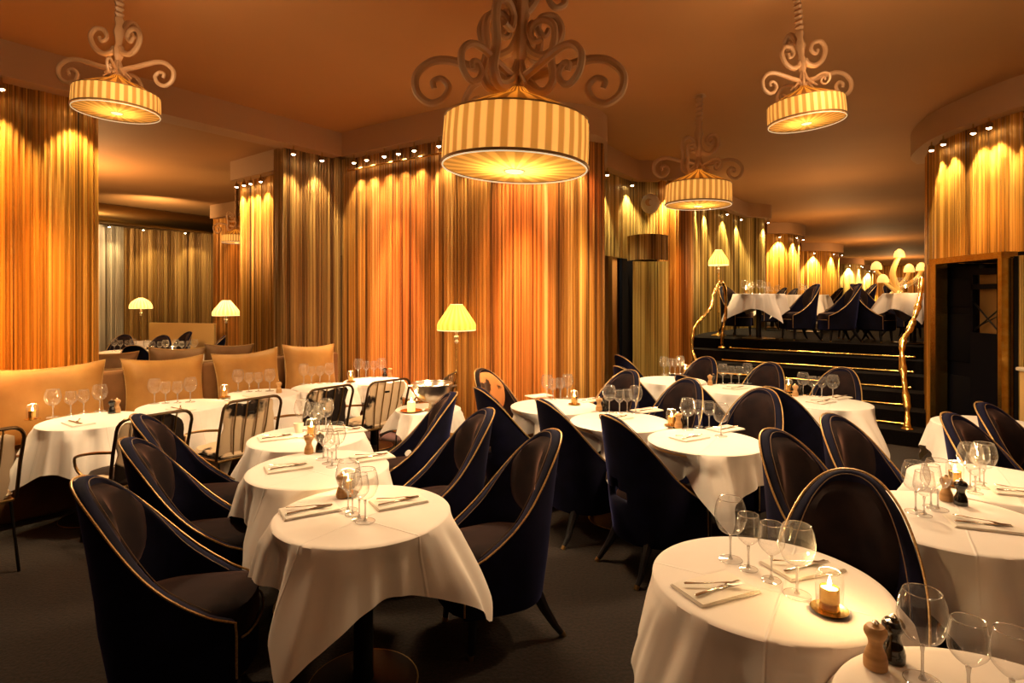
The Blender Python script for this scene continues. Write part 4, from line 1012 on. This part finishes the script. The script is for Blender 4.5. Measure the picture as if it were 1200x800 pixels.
# ------------------------------------------------------------------ orange washes and unseen fill light
def wash(p, aim, e, col=(1, .42, .12), spot=34, blend=.9, size=.05):
    light('SPOT', p, col, e * 3.0, size, spot, blend, aim, name='wash_beam')
q = L2(-.35, .45); r = L2(-.32, -.2); wash((q.x, q.y, 3.42), (r.x, r.y, 1.3), 230, (1, .36, .07), 40)
for sv in (-.30, -.12, .05):
    q = L2(sv, .06); r = L2(sv, -.2); wash((q.x, q.y, 3.42), (r.x, r.y, 2.3), 60, (1, .36, .07), 52)
for sv, e_, c_ in ((-.62, 34, (1, .62, .2)), (-.18, 60, (1, .36, .06)), (.30, 44, (1, .40, .07)), (.55, 14, (1, .6, .2))):
    q = L2(sv, .12); r = L2(sv, -.2); wash((q.x, q.y, 3.42), (r.x, r.y, .9), e_ * 7, c_, 22)
q = L2(.1, .9); r = L2(.12, .2); wash((q.x, q.y, 3.5), (r.x, r.y, .85), 26, (1, .58, .2), 26)
def back_wash(px, py_t, e, col, d=.55, spot=30, zt=1.9):
    i = min(range(len(bc)), key=lambda i_: abs(600 + F * bc[i_].x / bc[i_].y - px)); p = bc[i]; t = (bc[min(i + 1, len(bc) - 1)] - bc[max(i - 1, 0)]).normalized(); nr = Vector((t.y, -t.x))
    s = p + nr * d; wash((s.x, s.y, 3.44), (p.x, p.y, zt), e, col, spot)
back_wash(430, 0, 40, (1, .48, .14)); back_wash(468, 0, 210, (1, .35, .15), spot=34); back_wash(612, 0, 190, (1, .35, .12), spot=28, zt=1.7); back_wash(680, 0, 40, (1, .60, .14))
for px_, e_ in ((446, 34), (462, 60), (482, 60), (500, 26), (600, 60), (618, 60), (638, 26), (690, 20)): back_wash(px_, 0, e_, (1, .37, .20), d=.22, spot=52, zt=2.3)
for px_, e_, c_ in ((428, 16, (1, .6, .22)), (452, 46, (1, .42, .26)), (478, 54, (1, .38, .24)), (512, 16, (1, .44, .1)), (575, 14, (1, .5, .14)), (606, 74, (1, .44, .26)), (622, 44, (1, .36, .14)), (684, 30, (1, .66, .2))): back_wash(px_, 0, e_ * 9, c_, d=.34, spot=20, zt=.95)
wash((2.55, 8.45, 3.44), (2.68, 8.9, 1.5), 110, (1, .44, .12), 36)
wash((4.35, 6.1, 3.44), (4.84, 6.0, 2.2), 70, (1, .48, .16), 50); wash((4.5, 5.2, 3.44), (4.95, 5.1, 1.5), 60, (1, .52, .18), 40)
wash((4.4, 6.8, 3.44), (4.9, 6.8, 1.5), 60, (1, .45, .12), 40)
wash((3.9, 5.6, 3.6), (4.1, 6.0, 0), 40, (1, .5, .2), 40)
for x, y, e in ((8.0, 14.5, 160), (5.6, 10.2, 90), (13, 21, 260), (20, 30, 420), (26, 34, 300)): light('POINT', (x, y, 2.5), (1, .56, .22), e * .45, .4, name='upper_room_fill')  # unseen fill for the upper room, no fittings
light('SPOT', (3.0, 1.9, 3.65), (1, .60, .28), 130, .08, 34, .8, (1.95, 3.35, .7), name='chair_fill_spot')  # unseen spots added to light the brown chairs, no fittings
light('SPOT', (3.6, 2.6, 3.65), (1, .60, .28), 90, .08, 30, .8, (2.95, 3.95, .7), name='chair_fill_spot')
# unseen fill lights without fittings, standing in for lamps around and behind the camera
for x, y, e in ((-1.8, 1.2, 22), (1.4, -.6, 24), (3.4, 2.4, 50), (-2.2, 3.4, 26), (2.0, 3.6, 30)):
    light('POINT', (x, y, 3.0), (1, .66, .36), e * .5, .22, name='fill_light')
for x, y, e in ((3.9, 9.0, 150), (5.4, 8.2, 150), (5.4, 10.6, 150)): light('SPOT', (x, y, 3.7), (1, .68, .38), e, .2, 95, .8, (x, y, 0), name='upper_room_fill_spot')  # unseen spots added to brighten the upper tables
light('POINT', (-7, 9, 2.8), (1, .56, .22), 200, .25, name='far_room_fill')  # unseen light added to brighten the far room

w = bpy.data.worlds.new('World'); sc.world = w; w.use_nodes = True
w.node_tree.nodes['Background'].inputs[0].default_value = (1, .6, .3, 1); w.node_tree.nodes['Background'].inputs[1].default_value = .02
# ------------------------------------------------------------------ camera
cam = bpy.data.cameras.new('camera'); co = bpy.data.objects.new('camera', cam); COL.objects.link(co)
cam.sensor_width = 36; cam.lens = F / 1200 * 36; cam.shift_y = -(400 - Y0) / 1200; cam.clip_start = .05; cam.clip_end = 200
co.location = (0, 0, HC); co.rotation_euler = (PI / 2, 0, 0); sc.camera = co
sc.view_settings.view_transform = 'Standard'; sc.view_settings.look = 'None'; sc.view_settings.gamma = 1; sc.view_settings.use_curve_mapping = False
sc.view_settings.exposure = 0.30
sc.cycles.max_bounces = 8; sc.cycles.transparent_max_bounces = 24; sc.cycles.use_denoising = True; sc.cycles.caustics_reflective = False; sc.cycles.caustics_refractive = False
sc.cycles.sample_clamp_indirect = 4
